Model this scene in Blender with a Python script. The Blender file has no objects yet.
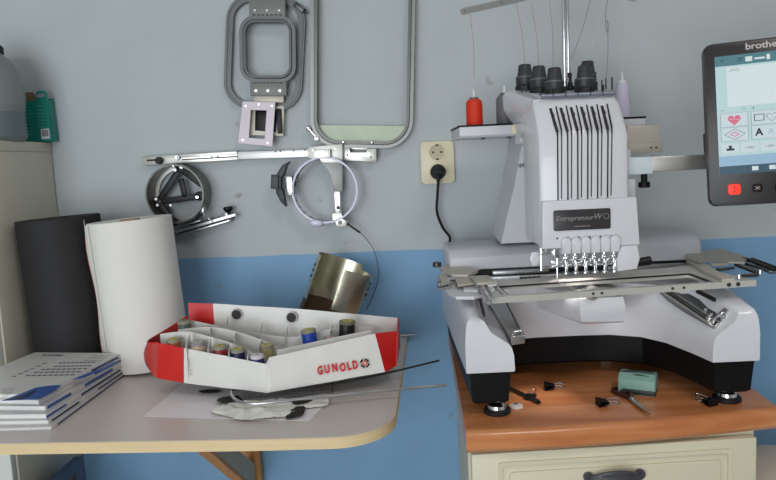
import bpy, bmesh, math, random
from mathutils import Matrix, Vector, noise
random.seed(7)
C = bpy.context.scene.collection
PI = math.pi

# ------------------------------------------------------------ camera survey
F = 680.0
def nrm(v):
    return Vector(v).normalized()
def cam_basis(vx=430, vy=160, roll=0.047):
    cy = nrm((vx-388, -(vy-240), -F))
    u = Vector((-math.sin(roll), math.cos(roll), 0))
    b = -u.dot(cy)/cy.z
    cz = nrm((u.x, u.y, b))
    return cy.cross(cz), cy, cz
BX, BY, BZ = cam_basis()
EYE = Vector((0, -1.62, 1.17))
R3 = Matrix((BX, BY, BZ))              # camera -> world
def at(px, py, x=None, y=None, z=None):
    """real-world point on a known plane x=, y= or z= (survey of the room)"""
    r = R3 @ Vector((px-388, -(py-240), -F))
    k, v = [(i, w) for i, w in enumerate((x, y, z)) if w is not None][0]
    return EYE + r*((v-EYE[k])/r[k])
MO = Vector((0.285, -.30, .75)); TH = math.radians(3.5)
MW = Matrix.Translation(MO) @ Matrix.Rotation(TH, 4, 'Z')
MI = MW.inverted()
def al(px, py, x=None, y=None, z=None):
    e = MI @ EYE
    r = MI.to_3x3() @ (R3 @ Vector((px-388, -(py-240), -F)))
    k, v = [(i, w) for i, w in enumerate((x, y, z)) if w is not None][0]
    return e + r*((v-e[k])/r[k])

# ------------------------------------------------------------ materials
MATS = {}
def srgb(r, g, b):
    f = lambda c: (c/255/12.92) if c/255 <= .04045 else ((c/255+.055)/1.055)**2.4
    return (f(r), f(g), f(b), 1)
def mat(name, rgb, rough=.5, metal=0., var=.06, vs=8., bump=0., bs=60., coat=0., trans=0., emit=0., ior=1.45, alpha=1., rvar=0., stretch=None, spec=.5):
    if name in MATS: return MATS[name]
    m = bpy.data.materials.new(name); m.use_nodes = True
    nt = m.node_tree; b = nt.nodes['Principled BSDF']
    col = srgb(*rgb)
    b.inputs['Roughness'].default_value = rough
    b.inputs['Metallic'].default_value = metal
    b.inputs['Coat Weight'].default_value = coat
    b.inputs['Transmission Weight'].default_value = trans
    b.inputs['IOR'].default_value = ior
    b.inputs['Alpha'].default_value = alpha
    b.inputs['Specular IOR Level'].default_value = spec
    tc = nt.nodes.new('ShaderNodeTexCoord'); mp = nt.nodes.new('ShaderNodeMapping')
    nt.links.new(tc.outputs['Object'], mp.inputs[0])
    if stretch: mp.inputs['Scale'].default_value = stretch
    if emit:
        b.inputs['Base Color'].default_value = (0.01, .01, .01, 1)
        b.inputs['Emission Color'].default_value = col
        b.inputs['Emission Strength'].default_value = emit
    else:
        n = nt.nodes.new('ShaderNodeTexNoise'); n.inputs['Scale'].default_value = vs; n.inputs['Detail'].default_value = 4
        nt.links.new(mp.outputs[0], n.inputs['Vector'])
        r = nt.nodes.new('ShaderNodeValToRGB')
        r.color_ramp.elements[0].position = .3; r.color_ramp.elements[1].position = .7
        r.color_ramp.elements[0].color = tuple(c*(1-var) for c in col[:3])+(1,)
        r.color_ramp.elements[1].color = tuple(min(1, c*(1+var)) for c in col[:3])+(1,)
        nt.links.new(n.outputs['Fac'], r.inputs[0]); nt.links.new(r.outputs[0], b.inputs['Base Color'])
        if rvar:
            mr = nt.nodes.new('ShaderNodeMapRange')
            mr.inputs[3].default_value = max(0, rough-rvar); mr.inputs[4].default_value = min(1, rough+rvar)
            nt.links.new(n.outputs['Fac'], mr.inputs[0]); nt.links.new(mr.outputs[0], b.inputs['Roughness'])
    if bump:
        n2 = nt.nodes.new('ShaderNodeTexNoise'); n2.inputs['Scale'].default_value = bs
        bp = nt.nodes.new('ShaderNodeBump'); bp.inputs['Strength'].default_value = bump; bp.inputs['Distance'].default_value = .002
        nt.links.new(mp.outputs[0], n2.inputs['Vector'])
        nt.links.new(n2.outputs['Fac'], bp.inputs['Height']); nt.links.new(bp.outputs[0], b.inputs['Normal'])
    MATS[name] = m
    return m

# ------------------------------------------------------------ mesh builder
class MB:
    def __init__(s): s.bm = bmesh.new()
    def add(s, t, M=None, mi=0):
        if M is not None: t.transform(M)
        for f in t.faces: f.material_index = mi
        me = bpy.data.meshes.new('t'); t.to_mesh(me); t.free()
        s.bm.from_mesh(me); bpy.data.meshes.remove(me); return s
    def box(s, a, b, bev=0., seg=2, M=None, mi=0):
        t = bmesh.new(); bmesh.ops.create_cube(t, size=1)
        a = Vector(a); b = Vector(b); d = b-a; c = (a+b)/2
        for v in t.verts: v.co = Vector((v.co.x*d.x, v.co.y*d.y, v.co.z*d.z))+c
        if min(abs(x) for x in d) > 0 and bev:
            bmesh.ops.bevel(t, geom=t.edges[:], offset=min(bev, min(abs(x) for x in d)*.48), segments=seg, profile=.5, affect='EDGES')
        bmesh.ops.recalc_face_normals(t, faces=t.faces[:])
        return s.add(t, M, mi)
    def prism(s, pts, h0, h1, ax='Z', bev=0., seg=2, M=None, mi=0, hole=None):
        """pts in the plane across axis ax; Y: (x,z) pairs, X: (y,z) pairs, Z: (x,y) pairs"""
        mp = {'Z': lambda u, v, h: (u, v, h), 'Y': lambda u, v, h: (u, h, v), 'X': lambda u, v, h: (h, u, v)}[ax]
        t = bmesh.new()
        if hole is None:
            v0 = [t.verts.new(mp(u, v, h0)) for u, v in pts]; v1 = [t.verts.new(mp(u, v, h1)) for u, v in pts]
            t.faces.new(v0); t.faces.new(v1[::-1]); n = len(pts)
            for i in range(n): t.faces.new((v0[i], v1[i], v1[(i+1) % n], v0[(i+1) % n]))
            if bev:
                e = [x for x in t.edges if (x.verts[0] in v0 and x.verts[1] in v0) or (x.verts[0] in v1 and x.verts[1] in v1)]
                bmesh.ops.bevel(t, geom=e, offset=bev, segments=seg, profile=.5, affect='EDGES')
        else:                      # ring between two loops of the same count
            L = [[t.verts.new(mp(u, v, h)) for u, v in q] for q, h in ((pts, h0), (pts, h1), (hole, h1), (hole, h0))]
            n = len(pts)
            for k in range(4):
                A, B = L[k], L[(k+1) % 4]
                for i in range(n): t.faces.new((A[i], B[i], B[(i+1) % n], A[(i+1) % n]))
            if bev:
                bmesh.ops.bevel(t, geom=[x for x in t.edges if x.calc_face_angle(0) > .8], offset=bev, segments=seg, profile=.5, affect='EDGES')
        bmesh.ops.recalc_face_normals(t, faces=t.faces[:])
        return s.add(t, M, mi)
    def loft(s, secs, cap=True, closed=True, M=None, mi=0):
        t = bmesh.new(); V = [[t.verts.new(p) for p in q] for q in secs]; n = len(secs[0])
        for A, B in zip(V, V[1:]):
            for i in range(n if closed else n-1): t.faces.new((A[i], B[i], B[(i+1) % n], A[(i+1) % n]))
        if cap and closed: t.faces.new(V[0]); t.faces.new(V[-1][::-1])
        bmesh.ops.recalc_face_normals(t, faces=t.faces[:])
        return s.add(t, M, mi)
    def tube(s, path, r, n=8, closed=False, M=None, mi=0, prof=None, up=None):
        P = [Vector(p) for p in path]; m = len(P)
        prof = prof or [(r*math.cos(2*PI*i/n), r*math.sin(2*PI*i/n)) for i in range(n)]
        secs = []; N = None
        for i in range(m):
            a = P[(i-1) % m] if (closed or i > 0) else P[i]; b = P[(i+1) % m] if (closed or i < m-1) else P[i]
            T = (b-a).normalized()
            if up is not None: N = Vector(up)-T*T.dot(Vector(up)); N.normalize()
            elif N is None:
                N = T.orthogonal().normalized()
            else: N = (N-T*T.dot(N)).normalized()
            Bn = T.cross(N)
            secs.append([P[i]+N*u+Bn*v for u, v in prof])
        if closed: secs.append(secs[0])
        t = bmesh.new(); V = [[t.verts.new(p) for p in q] for q in (secs[:-1] if closed else secs)]
        if closed: V.append(V[0])
        k = len(prof)
        for A, B in zip(V, V[1:]):
            for i in range(k): t.faces.new((A[i], B[i], B[(i+1) % k], A[(i+1) % k]))
        if not closed: t.faces.new(V[0]); t.faces.new(V[-1][::-1])
        bmesh.ops.recalc_face_normals(t, faces=t.faces[:])
        return s.add(t, M, mi)
    def lathe(s, prof, n=32, M=None, mi=0):
        secs = [[(r*math.cos(2*PI*i/n), r*math.sin(2*PI*i/n), z) for i in range(n)] for r, z in prof]
        t = bmesh.new(); V = []
        for (r, z), q in zip(prof, secs):
            V.append([t.verts.new((0, 0, z))] if r < 1e-6 else [t.verts.new(p) for p in q])
        for A, B in zip(V, V[1:]):
            for i in range(n):
                j = (i+1) % n
                if len(A) == 1 and len(B) == 1: continue
                if len(A) == 1: t.faces.new((A[0], B[i], B[j]))
                elif len(B) == 1: t.faces.new((A[i], B[0], A[j]))
                else: t.faces.new((A[i], B[i], B[j], A[j]))
        if len(V[0]) > 1 and (len(prof) < 3 or prof[0] != prof[-1]): t.faces.new(V[0])
        if len(V[-1]) > 1 and (len(prof) < 3 or prof[0] != prof[-1]): t.faces.new(V[-1][::-1])
        bmesh.ops.remove_doubles(t, verts=t.verts[:], dist=1e-7)
        bmesh.ops.recalc_face_normals(t, faces=t.faces[:])
        return s.add(t, M, mi)
    def cyl(s, a, b, r, r2=None, n=20, mi=0, bev=0., M=None):
        a = Vector(a); b = Vector(b); L = (b-a).length; r2 = r if r2 is None else r2
        M = (M if M is not None else Matrix.Identity(4)) @ Matrix.Translation(a) @ (b-a).to_track_quat('Z', 'Y').to_matrix().to_4x4()
        pr = [(0, 0), (r-bev, 0), (r, bev), (r2, L-bev), (r2-bev, L), (0, L)] if bev else [(0, 0), (r, 0), (r2, L), (0, L)]
        return s.lathe(pr, n, M, mi)
    def sheet(s, grid, th, M=None, mi=0):
        """bent sheet: grid = rows of points, given a real thickness"""
        t = bmesh.new(); V = [[t.verts.new(p) for p in q] for q in grid]
        for A, B in zip(V, V[1:]):
            for i in range(len(A)-1): t.faces.new((A[i], B[i], B[i+1], A[i+1]))
        bmesh.ops.recalc_face_normals(t, faces=t.faces[:])
        bmesh.ops.solidify(t, geom=t.faces[:], thickness=th)
        return s.add(t, M, mi)
    def text(s, txt, size, M, th=.0004, mi=0, bold=0., sx=1., align='CENTER'):
        cu = bpy.data.curves.new('t', 'FONT'); cu.body = txt; cu.size = size; cu.extrude = th/2; cu.offset = bold
        cu.align_x = align; cu.align_y = 'CENTER'; cu.resolution_u = 3
        o = bpy.data.objects.new('t', cu); C.objects.link(o)
        dg = bpy.context.evaluated_depsgraph_get(); me = bpy.data.meshes.new_from_object(o.evaluated_get(dg))
        t = bmesh.new(); t.from_mesh(me)
        bpy.data.objects.remove(o); bpy.data.curves.remove(cu); bpy.data.meshes.remove(me)
        return s.add(t, M @ Matrix.Diagonal((sx, 1, 1, 1)), mi)

WM = {}
def build(name, mb, mats, parent=None, local=False, smooth=True, ang=.6, origin=None):
    """link ONE mesh object. coordinates are world (or the parent's when local)"""
    me = bpy.data.meshes.new(name)
    bm = mb.bm
    mats = mats if isinstance(mats, (list, tuple)) else [mats]
    if parent is not None:
        M = Matrix.Identity(4) if local else WM[parent.name].inverted()
        O = Matrix.Identity(4)
        bm.transform(M)
        wm = WM[parent.name]
    else:
        if origin is None:
            vs = [v.co for v in bm.verts]
            origin = Vector(((min(v.x for v in vs)+max(v.x for v in vs))/2, (min(v.y for v in vs)+max(v.y for v in vs))/2, min(v.z for v in vs)))
        O = Matrix.Translation(origin); bm.transform(O.inverted()); wm = O
    bm.to_mesh(me); bm.free()
    for m in mats: me.materials.append(m)
    if smooth:
        me.shade_smooth(); me.set_sharp_from_angle(angle=ang)
    o = bpy.data.objects.new(name, me); C.objects.link(o)
    if parent is not None: o.parent = parent
    else: o.matrix_world = O
    WM[o.name] = wm.copy()
    return o
def tag(o, label=None, cat=None, group=None, kind=None):
    if label: o['label'] = label
    if cat: o['category'] = cat
    if group: o['group'] = group
    if kind: o['kind'] = kind
    return o
def thing(name, M, label, cat, group=None):
    if not isinstance(M, Matrix): M = Matrix.Translation(M)
    o = bpy.data.objects.new(name, None); C.objects.link(o); o.matrix_world = M; o.empty_display_size = .02
    WM[o.name] = M.copy()
    return tag(o, label, cat, group)
def rr(cx, cz, w, h, r, n=6, rot=0.):
    out = []
    for k, (sx, sz) in enumerate(((1, 1), (-1, 1), (-1, -1), (1, -1))):
        for i in range(n+1):
            a = PI/2*k+PI/2*i/n
            x = sx*(w/2-r)+r*math.cos(a); z = sz*(h/2-r)+r*math.sin(a)
            out.append((cx+x*math.cos(rot)-z*math.sin(rot), cz+x*math.sin(rot)+z*math.cos(rot)))
    return out
def circ(cx, cz, r, n=24, r2=None):
    r2 = r2 or r
    return [(cx+r*math.cos(2*PI*i/n), cz+r2*math.sin(2*PI*i/n)) for i in range(n)]
def catmull(P, k=6, closed=False):
    P = [Vector(p) for p in P]; out = []; m = len(P)
    rng = range(m if closed else m-1)
    for i in rng:
        p0 = P[(i-1) % m] if closed or i > 0 else P[0]; p1 = P[i]; p2 = P[(i+1) % m]; p3 = P[(i+2) % m] if closed or i+2 < m else P[-1]
        for j in range(k):
            t = j/k
            out.append(.5*((2*p1)+(-p0+p2)*t+(2*p0-5*p1+4*p2-p3)*t*t+(-p0+3*p1-3*p2+p3)*t**3))
    if not closed: out.append(P[-1])
    return out
def copy_tree(o, parent=None):
    c = o.copy(); C.objects.link(c); c.parent = parent
    for ch in [x for x in bpy.data.objects if x.parent == o]: copy_tree(ch, c)
    return c

# ------------------------------------------------------------ palette
M_white = mat('machine_white_plastic', (216, 216, 221), .28, var=.02, coat=.3)
M_white2 = mat('machine_grey_white_plastic', (206, 206, 212), .35, var=.02)
M_black = mat('machine_black_plastic', (12, 12, 14), .5, var=.1, spec=.25)
M_dial = mat('dial_dark_grey_plastic', (52, 54, 58), .45, var=.1)
M_dark = mat('dark_slot_plastic', (28, 26, 28), .5, var=.1)
M_chrome = mat('chrome', (225, 225, 228), .12, 1., var=.03)
M_steel = mat('brushed_steel', (185, 186, 188), .32, 1., var=.08, vs=30, rvar=.1)
M_alu = mat('satin_aluminium', (206, 204, 198), .38, .85, var=.05, vs=20)
M_alu2 = mat('beige_painted_metal', (190, 183, 171), .4, .15, var=.06, vs=14)
M_greyhoop = mat('grey_hoop_plastic', (112, 116, 118), .4, var=.06)
M_gunmetal = mat('gunmetal', (86, 86, 86), .35, .8, var=.15, vs=25)
M_blackmetal = mat('black_metal', (34, 33, 34), .4, .6, var=.15)
M_rubber = mat('black_rubber', (18, 18, 18), .6)
M_red = mat('red_print', (206, 34, 30), .35, var=.05)
M_card = mat('glossy_white_card', (226, 224, 220), .3, var=.03, vs=10, bump=.25, bs=14)
M_cardin = mat('inner_grey_card', (196, 192, 192), .6, var=.05)
WIN_W = 55.0; EXPO = 0.0; LAMP_W = .12; LAMP_E = 4.0; SCR_E = .8; CEIL_FILL_W = 10.5
# ------------------------------------------------------------ the room
def wall_paint():
    m = bpy.data.materials.new('two_tone_wall_paint'); m.use_nodes = True
    nt = m.node_tree; b = nt.nodes['Principled BSDF']; L = nt.links.new
    b.inputs['Roughness'].default_value = .62
    g = nt.nodes.new('ShaderNodeNewGeometry'); sp = nt.nodes.new('ShaderNodeSeparateXYZ'); L(g.outputs['Position'], sp.inputs[0])
    n = nt.nodes.new('ShaderNodeTexNoise'); n.inputs['Scale'].default_value = 9; n.inputs['Detail'].default_value = 5; L(g.outputs['Position'], n.inputs['Vector'])
    ma = nt.nodes.new('ShaderNodeMath'); ma.operation = 'MULTIPLY_ADD'; L(n.outputs['Fac'], ma.inputs[0]); ma.inputs[1].default_value = .006; L(sp.outputs['Z'], ma.inputs[2])
    st = nt.nodes.new('ShaderNodeMapRange'); L(ma.outputs[0], st.inputs[0]); st.inputs[1].default_value = .9595; st.inputs[2].default_value = .9615
    def ramp(c, v):
        r = nt.nodes.new('ShaderNodeValToRGB'); c = srgb(*c)
        r.color_ramp.elements[0].position = .3; r.color_ramp.elements[1].position = .7
        r.color_ramp.elements[0].color = tuple(k*(1-v) for k in c[:3])+(1,); r.color_ramp.elements[1].color = tuple(k*(1+v) for k in c[:3])+(1,)
        L(n.outputs['Fac'], r.inputs[0]); return r
    lo = ramp(LOWC, .05); up = ramp(UPC, .025)
    mx = nt.nodes.new('ShaderNodeMix'); mx.data_type = 'RGBA'
    L(st.outputs[0], mx.inputs[0]); L(lo.outputs[0], mx.inputs[6]); L(up.outputs[0], mx.inputs[7])
    # small scuffs and rust marks of the old plaster
    s = nt.nodes.new('ShaderNodeTexNoise'); s.inputs['Scale'].default_value = 16; s.inputs['Detail'].default_value = 3; L(g.outputs['Position'], s.inputs['Vector'])
    sr = nt.nodes.new('ShaderNodeMapRange'); L(s.outputs['Fac'], sr.inputs[0]); sr.inputs[1].default_value = .705; sr.inputs[2].default_value = .77; sr.inputs[4].default_value = .55
    mx2 = nt.nodes.new('ShaderNodeMix'); mx2.data_type = 'RGBA'; L(sr.outputs[0], mx2.inputs[0]); L(mx.outputs[2], mx2.inputs[6]); mx2.inputs[7].default_value = srgb(120, 105, 90)
    L(mx2.outputs[2], b.inputs['Base Color'])
    n2 = nt.nodes.new('ShaderNodeTexNoise'); n2.inputs['Scale'].default_value = 55; L(g.outputs['Position'], n2.inputs['Vector'])
    bp = nt.nodes.new('ShaderNodeBump'); bp.inputs['Strength'].default_value = .12; bp.inputs['Distance'].default_value = .003
    L(n2.outputs['Fac'], bp.inputs['Height']); L(bp.outputs[0], b.inputs['Normal'])
    return m
UPC = (185, 192, 195); LOWC = (126, 168, 205)
M_wall = wall_paint()
M_wplain = mat('plain_white_wall_paint', (205, 206, 204), .8, var=.02)
M_floor = mat('grey_floor_vinyl', (150, 146, 140), .5, var=.1, vs=4)
X0, X1, Y0, H = -2.3, 2.4, -3.9, 2.6
def struct(name, mb, m):
    return tag(build(name, mb, m, smooth=False), kind='structure')
struct('wall_back', MB().box((X0, 0, 0), (X1, .12, H)), M_wall)
struct('floor', MB().box((X0, Y0, -.1), (X1, .12, 0)), M_floor)
struct('ceiling', MB().box((X0, Y0, H), (X1, .12, H+.1)), M_wplain)
struct('wall_left', MB().box((X0-.12, Y0, 0), (X0, .12, H)), M_wplain)
struct('wall_right', MB().box((X1, Y0, 0), (X1+.12, .12, H)), M_wplain)
WX0, WX1, WZ0, WZ1 = -2.0, 0.0, .05, 2.05
wf = MB()
wf.box((X0, Y0-.12, 0), (WX0, Y0, H)); wf.box((WX1, Y0-.12, 0), (X1, Y0, H)); wf.box((WX0, Y0-.12, 0), (WX1, Y0, WZ0)); wf.box((WX0, Y0-.12, WZ1), (WX1, Y0, H))
struct('wall_front', wf, M_wplain)
wn = MB(); cxw = (WX0+WX1)/2
for a, b in (((WX0, WZ0), (WX0+.06, WZ1)), ((WX1-.06, WZ0), (WX1, WZ1)), ((WX0, WZ0), (WX1, WZ0+.06)), ((WX0, WZ1-.06), (WX1, WZ1)), ((cxw-.03, WZ0), (cxw+.03, WZ1))):
    wn.box((a[0], Y0-.09, a[1]), (b[0], Y0-.03, b[1]), .005)
struct('window_1', wn, mat('white_window_paint', (230, 230, 228), .4))

# daylight through the window behind the viewer, plus an unseen warm ceiling fill added to brighten upward faces
def area(name, loc, target, sx, sy, power, col):
    l = bpy.data.lights.new(name, 'AREA'); l.shape = 'RECTANGLE'; l.size = sx; l.size_y = sy; l.energy = power; l.color = col
    o = bpy.data.objects.new(name, l); C.objects.link(o); o.location = loc
    o.rotation_euler = (Vector(target)-Vector(loc)).to_track_quat('-Z', 'Y').to_euler(); return o
area('window_daylight', (cxw, Y0+.02, (WZ0+WZ1)/2), (cxw+.35, 0, (WZ0+WZ1)/2-.1), 1.85, 1.85, WIN_W, (.93, .985, 1.0))
lf = MB().lathe([(0, H-.002), (.30, H-.002), (.30, H-.03), (.27, H-.06), (0, H-.06)], 40, Matrix.Translation((.75, -1.9, 0)))
tag(build('ceiling_fill', lf, mat('ceiling_fill_glow', (255, 240, 225), emit=2.0)), 'added round glowing fill light on the ceiling, out of view above and behind the viewer', 'fill light')
area('ceiling_fill_light', (.75, -1.9, H-.065), (.75, -1.9, 0), .5, .5, CEIL_FILL_W, (1, .93, .90))
W = bpy.data.worlds.new('World'); bpy.context.scene.world = W; W.use_nodes = True
bg = W.node_tree.nodes['Background']; bg.inputs[0].default_value = (.75, .85, 1, 1); bg.inputs[1].default_value = 1.0

# ------------------------------------------------------------ tall cupboard at the left
M_cup = mat('cupboard_grey_beige_laminate', (205, 200, 184), .5, var=.02, vs=3)
M_cupf = mat('cupboard_white_front', (226, 230, 224), .4, var=.02)
t = thing('cupboard', (-1.2, -.14, 0), 'grey-beige tall cupboard in the left corner beside the table', 'cupboard')
build('carcass', MB().box((-1.5, -.262, 0), (-.918, -.004, 1.232), .002), M_cup, t)
build('cupboard_top', MB().box((-1.505, -.275, 1.232), (-.917, -.003, 1.255), .002), M_cup, t)
d = build('door', MB().box((-1.497, -.279, .05), (-.922, -.262, 1.228), .003), M_cupf, t)
build('knob', MB().cyl((-1.0, -.279, .62), (-1.0, -.30, .62), .012, .015, bev=.002), M_steel, d)

# ------------------------------------------------------------ wall table
M_tabtop = mat('table_grey_laminate', (212, 201, 195), .35, var=.03, vs=5, coat=.1)
M_tabedge = mat('table_beech_edge', (226, 202, 158), .5, var=.05, stretch=(1, 1, 20))
M_batten = mat('bracket_wood', (206, 148, 92), .55, var=.15, vs=6, stretch=(12, 12, 1))
M_grbr = mat('bracket_grey_side', (196, 186, 170), .6, var=.05)
ZT = .75
def table_outline(off=0.):
    pts = [(-.917, -.003), (-.917, -.612+off), (-.28, -.618+off)]
    cx, cy, r = -.172, -.518, .098-off
    for i in range(0, 13):
        a = -PI/2+PI/2*i/12
        pts.append((cx+r*math.cos(a)+.0, cy+r*math.sin(a)))
    pts.append((-.0715-off, -.003))
    return pts
t = thing('wall_table', (-.5, -.3, 0), 'light grey wall-mounted table with a pale beech edge and rounded corner', 'table')
build('tabletop', MB().prism(table_outline(.0015), ZT-.018, ZT), M_tabtop, t, smooth=False)
build('edge_band', MB().prism(table_outline(0), ZT-.0185, ZT-.0008, hole=table_outline(.0016)), M_tabedge, t, ang=.4)
build('wall_batten', MB().box((-.9, -.025, .69), (-.1, -.003, .7315), .001), M_batten, t)
xb = -.475
build('bracket_post', MB().box((xb-.024, -.03, .12), (xb+.024, -.003, .69), .002), M_batten, t)
p1 = at(201, 451, x=xb); p2 = at(237, 480, x=xb); dv = (p2-p1).normalized()
kt = (.725-p1.z)/dv.z; ke = (-.03-p1.y)/dv.y
q1 = p1+dv*kt; q2 = p1+dv*ke
pl = [(q1.y, .7315), (q2.y, q2.z), (q2.y, q2.z+.075), (q1.y+.062, .7315)]
build('bracket_brace', MB().prism(pl, xb-.012, xb+.012, 'X', .0015), M_grbr, t)
build('brace_edge', MB().prism([(q1.y-.003, .7315), (q2.y, q2.z-.003), (q2.y, q2.z+.010), (q1.y+.008, .7315)], xb-.013, xb+.0135, 'X'), M_batten, t)

# ------------------------------------------------------------ drawer cabinet and worktop
def wood():
    m = bpy.data.materials.new('cherry_wood_laminate'); m.use_nodes = True
    nt = m.node_tree; b = nt.nodes['Principled BSDF']; L = nt.links.new
    b.inputs['Roughness'].default_value = .28; b.inputs['Coat Weight'].default_value = .15
    tc = nt.nodes.new('ShaderNodeTexCoord'); mp = nt.nodes.new('ShaderNodeMapping'); mp.inputs['Scale'].default_value = (1.2, 11, 11)
    L(tc.outputs['Object'], mp.inputs[0])
    n = nt.nodes.new('ShaderNodeTexNoise'); n.inputs['Scale'].default_value = 3; n.inputs['Detail'].default_value = 8; n.inputs['Distortion'].default_value = .6
    L(mp.outputs[0], n.inputs['Vector'])
    r = nt.nodes.new('ShaderNodeValToRGB'); e = r.color_ramp.elements
    e[0].position = .32; e[0].color = srgb(186, 112, 66); e[1].position = .7; e[1].color = srgb(214, 148, 100)
    k = r.color_ramp.elements.new(.5); k.color = srgb(200, 128, 80)
    L(n.outputs['Fac'], r.inputs[0])
    # printed staves: broad bands of slightly different tone
    sp = nt.nodes.new('ShaderNodeSeparateXYZ'); L(tc.outputs['Object'], sp.inputs[0])
    w = nt.nodes.new('ShaderNodeTexWhiteNoise'); w.noise_dimensions = '2D'
    c1 = nt.nodes.new('ShaderNodeVectorMath'); c1.operation = 'SNAP'; c1.inputs[1].default_value = (.31, .11, 10); L(tc.outputs['Object'], c1.inputs[0]); L(c1.outputs[0], w.inputs['Vector'])
    mr = nt.nodes.new('ShaderNodeMapRange'); mr.inputs[3].default_value = .93; mr.inputs[4].default_value = 1.06; L(w.outputs['Value'], mr.inputs[0])
    hs = nt.nodes.new('ShaderNodeHueSaturation'); L(r.outputs[0], hs.inputs['Color']); L(mr.outputs[0], hs.inputs['Value'])
    L(hs.outputs[0], b.inputs['Base Color'])
    return m
M_wood = wood()
sec = []
top = [(.028, -.003), (.028, -.02), (.04, -.606), (.282, -.582), (.541, -.536), (.552, -.003)]
# worktop: extruded profile with a post-formed round front edge
prof = []
for i in range(9):
    a = PI/2*i/8; prof.append((1-math.cos(a), math.sin(a)))
fr = [Vector((.0385, -.608)), Vector((.16, -.600)), Vector((.282, -.585)), Vector((.41, -.563)), Vector((.541, -.536))]
bk = [.028, .155, .28, .415, .552]
for p, xbk in zip(fr, bk):
    r = .013; q = [(xbk, -.003, .75)]
    for i in range(7):
        a = PI/2*(1-i/6); q.append((p.x, p.y+r-r*math.cos(a), .75-r+r*math.sin(a)))
    q += [(p.x, p.y, .722), (p.x, p.y+.006, .715), (xbk, -.003, .715)]
    sec.append(q)
wt = build('worktop', MB().loft(sec), M_wood, ang=.5)
tag(wt, 'reddish cherry wood laminate worktop lying on the cream drawer cabinet', 'worktop')
M_cream = mat('cream_lacquer', (216, 210, 184), .38, var=.015, vs=4)
M_pewter = mat('pewter', (128, 128, 136), .4, .5, var=.12, vs=60)
FA = math.atan2(.043, .44)
FM = Matrix.Translation((.042, -.578, 0)) @ Matrix.Rotation(FA, 4, 'Z')
t = thing('drawer_cabinet', (.26, -.29, 0), 'cream drawer cabinet with pewter bow handle under the wooden worktop', 'cabinet')
build('body', MB().prism([(.042, -.003), (.042, -.578), (.503, -.5329), (.503, -.003)], .0, .7145, bev=.001), M_cream, t)
fw = .463
def front(z0, z1, nm, ph):
    mb = MB()
    mb.box((.003, -.016, z0), (fw-.003, -.0005, z1), .003, M=FM)
    # routed frame: groove ring and raised field
    mx, mz = .045, .015
    o = rr(fw/2, (z0+z1)/2, fw-2*mx, z1-z0-2*mz, .004, 2); i_ = rr(fw/2, (z0+z1)/2, fw-2*mx-.012, z1-z0-2*mz-.012, .004, 2)
    mb.prism(o, -.0195, -.0155, 'Y', .0012, hole=i_, M=FM)
    mb.prism(rr(fw/2, (z0+z1)/2, fw-2*mx-.034, z1-z0-2*mz-.034, .006, 3), -.0185, -.0155, 'Y', .0025, M=FM)
    d = build(nm, mb, M_cream, t)
    if ph:
        h = MB(); S = []
        zc = .668
        for i in range(21):
            u = -1+2*i/20; x = fw/2-.004+u*.043; dz = -.010*(1-math.cos(u*PI/2))+(.004 if abs(u) > .93 else 0); yy = -.0195-.020*math.cos(u*PI/2)**.6
            hh = .0065+.0035*math.cos(u*PI/2)
            S.append([(x, yy-.002, zc+dz-hh), (x, yy-.003, zc+dz), (x, yy-.002, zc+dz+hh), (x, yy+.002, zc+dz+hh), (x, yy+.003, zc+dz-hh)])
        h.loft(S, M=FM)
        for s in (-1, 1): h.cyl((fw/2-.004+s*.041, -.016, zc-.006), (fw/2-.004+s*.041, -.025, zc-.006), .008, M=FM)
        for k in range(14): h.cyl((fw/2-.029+k*.0038, -.0405, zc+.003), (fw/2-.029+k*.0038, -.043, zc+.003), .0012, n=8, M=FM)
        build('handle', h, M_pewter, d)
front(.508, .708, 'drawer_front', True); front(.02, .50, 'door', True)

# white socket plate with a black plug
M_socket = mat('cream_socket_plastic', (226, 216, 186), .35, var=.02)
M_sockin = mat('socket_well', (190, 178, 150), .4, var=.05)
pc = at(437.5, 162.5, y=-.006)
t = thing('wall_socket', (pc.x, -.001, pc.z), 'cream double wall socket left of the embroidery machine', 'socket')
build('cover_plate', MB().prism(rr(pc.x, pc.z, .077, .098, .007, 5), -.013, -.001, 'Y', .003), M_socket, t)
for dz, emp in ((.024, True), (-.022, False)):
    mb = MB(); mb.prism(circ(pc.x, pc.z+dz, .0215, 32), -.0155, -.012, 'Y', .0008, hole=circ(pc.x, pc.z+dz, .0185, 32))
    mb.prism(circ(pc.x, pc.z+dz, .0187, 32), -.0125, -.0132, 'Y', mi=1)
    for s in (-1, 1):
        mb.prism(circ(pc.x+s*.0095, pc.z+dz, .0026, 12), -.0132, -.0138, 'Y', mi=2)
        mb.box((pc.x-.003, -.0150, pc.z+dz+s*.0165-.002), (pc.x+.003, -.0128, pc.z+dz+s*.0165+.002), mi=2)
    build('socket_outlet', mb, [M_socket, M_sockin, M_dark], t)
pz = pc.z-.022
t = thing('power_plug', (pc.x, -.015, pz), 'black round plug with its cable hanging from the lower wall socket', 'plug')
mb = MB(); mb.prism(circ(pc.x, pz, .0175, 28), -.026, -.0135, 'Y', .002); mb.box((pc.x-.017, -.046, pz-.0045), (pc.x+.017, -.024, pz+.0045), .003); mb.cyl((pc.x, -.036, pz), (pc.x, -.036, pz-.022), .006, .004)
build('plug_body', mb, M_rubber, t)
cab = [(pc.x, -.036, pz-.02)]
for px, py, yy in ((437.5, 195, -.034), (437, 212, -.03), (443, 228, -.028), (450, 238, -.028), (447, 250, -.03), (446, 268, -.03), (447, 285, -.03)):
    cab.append(tuple(at(px, py, y=yy)))
cab.append((.05, -.03, .79))
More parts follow.
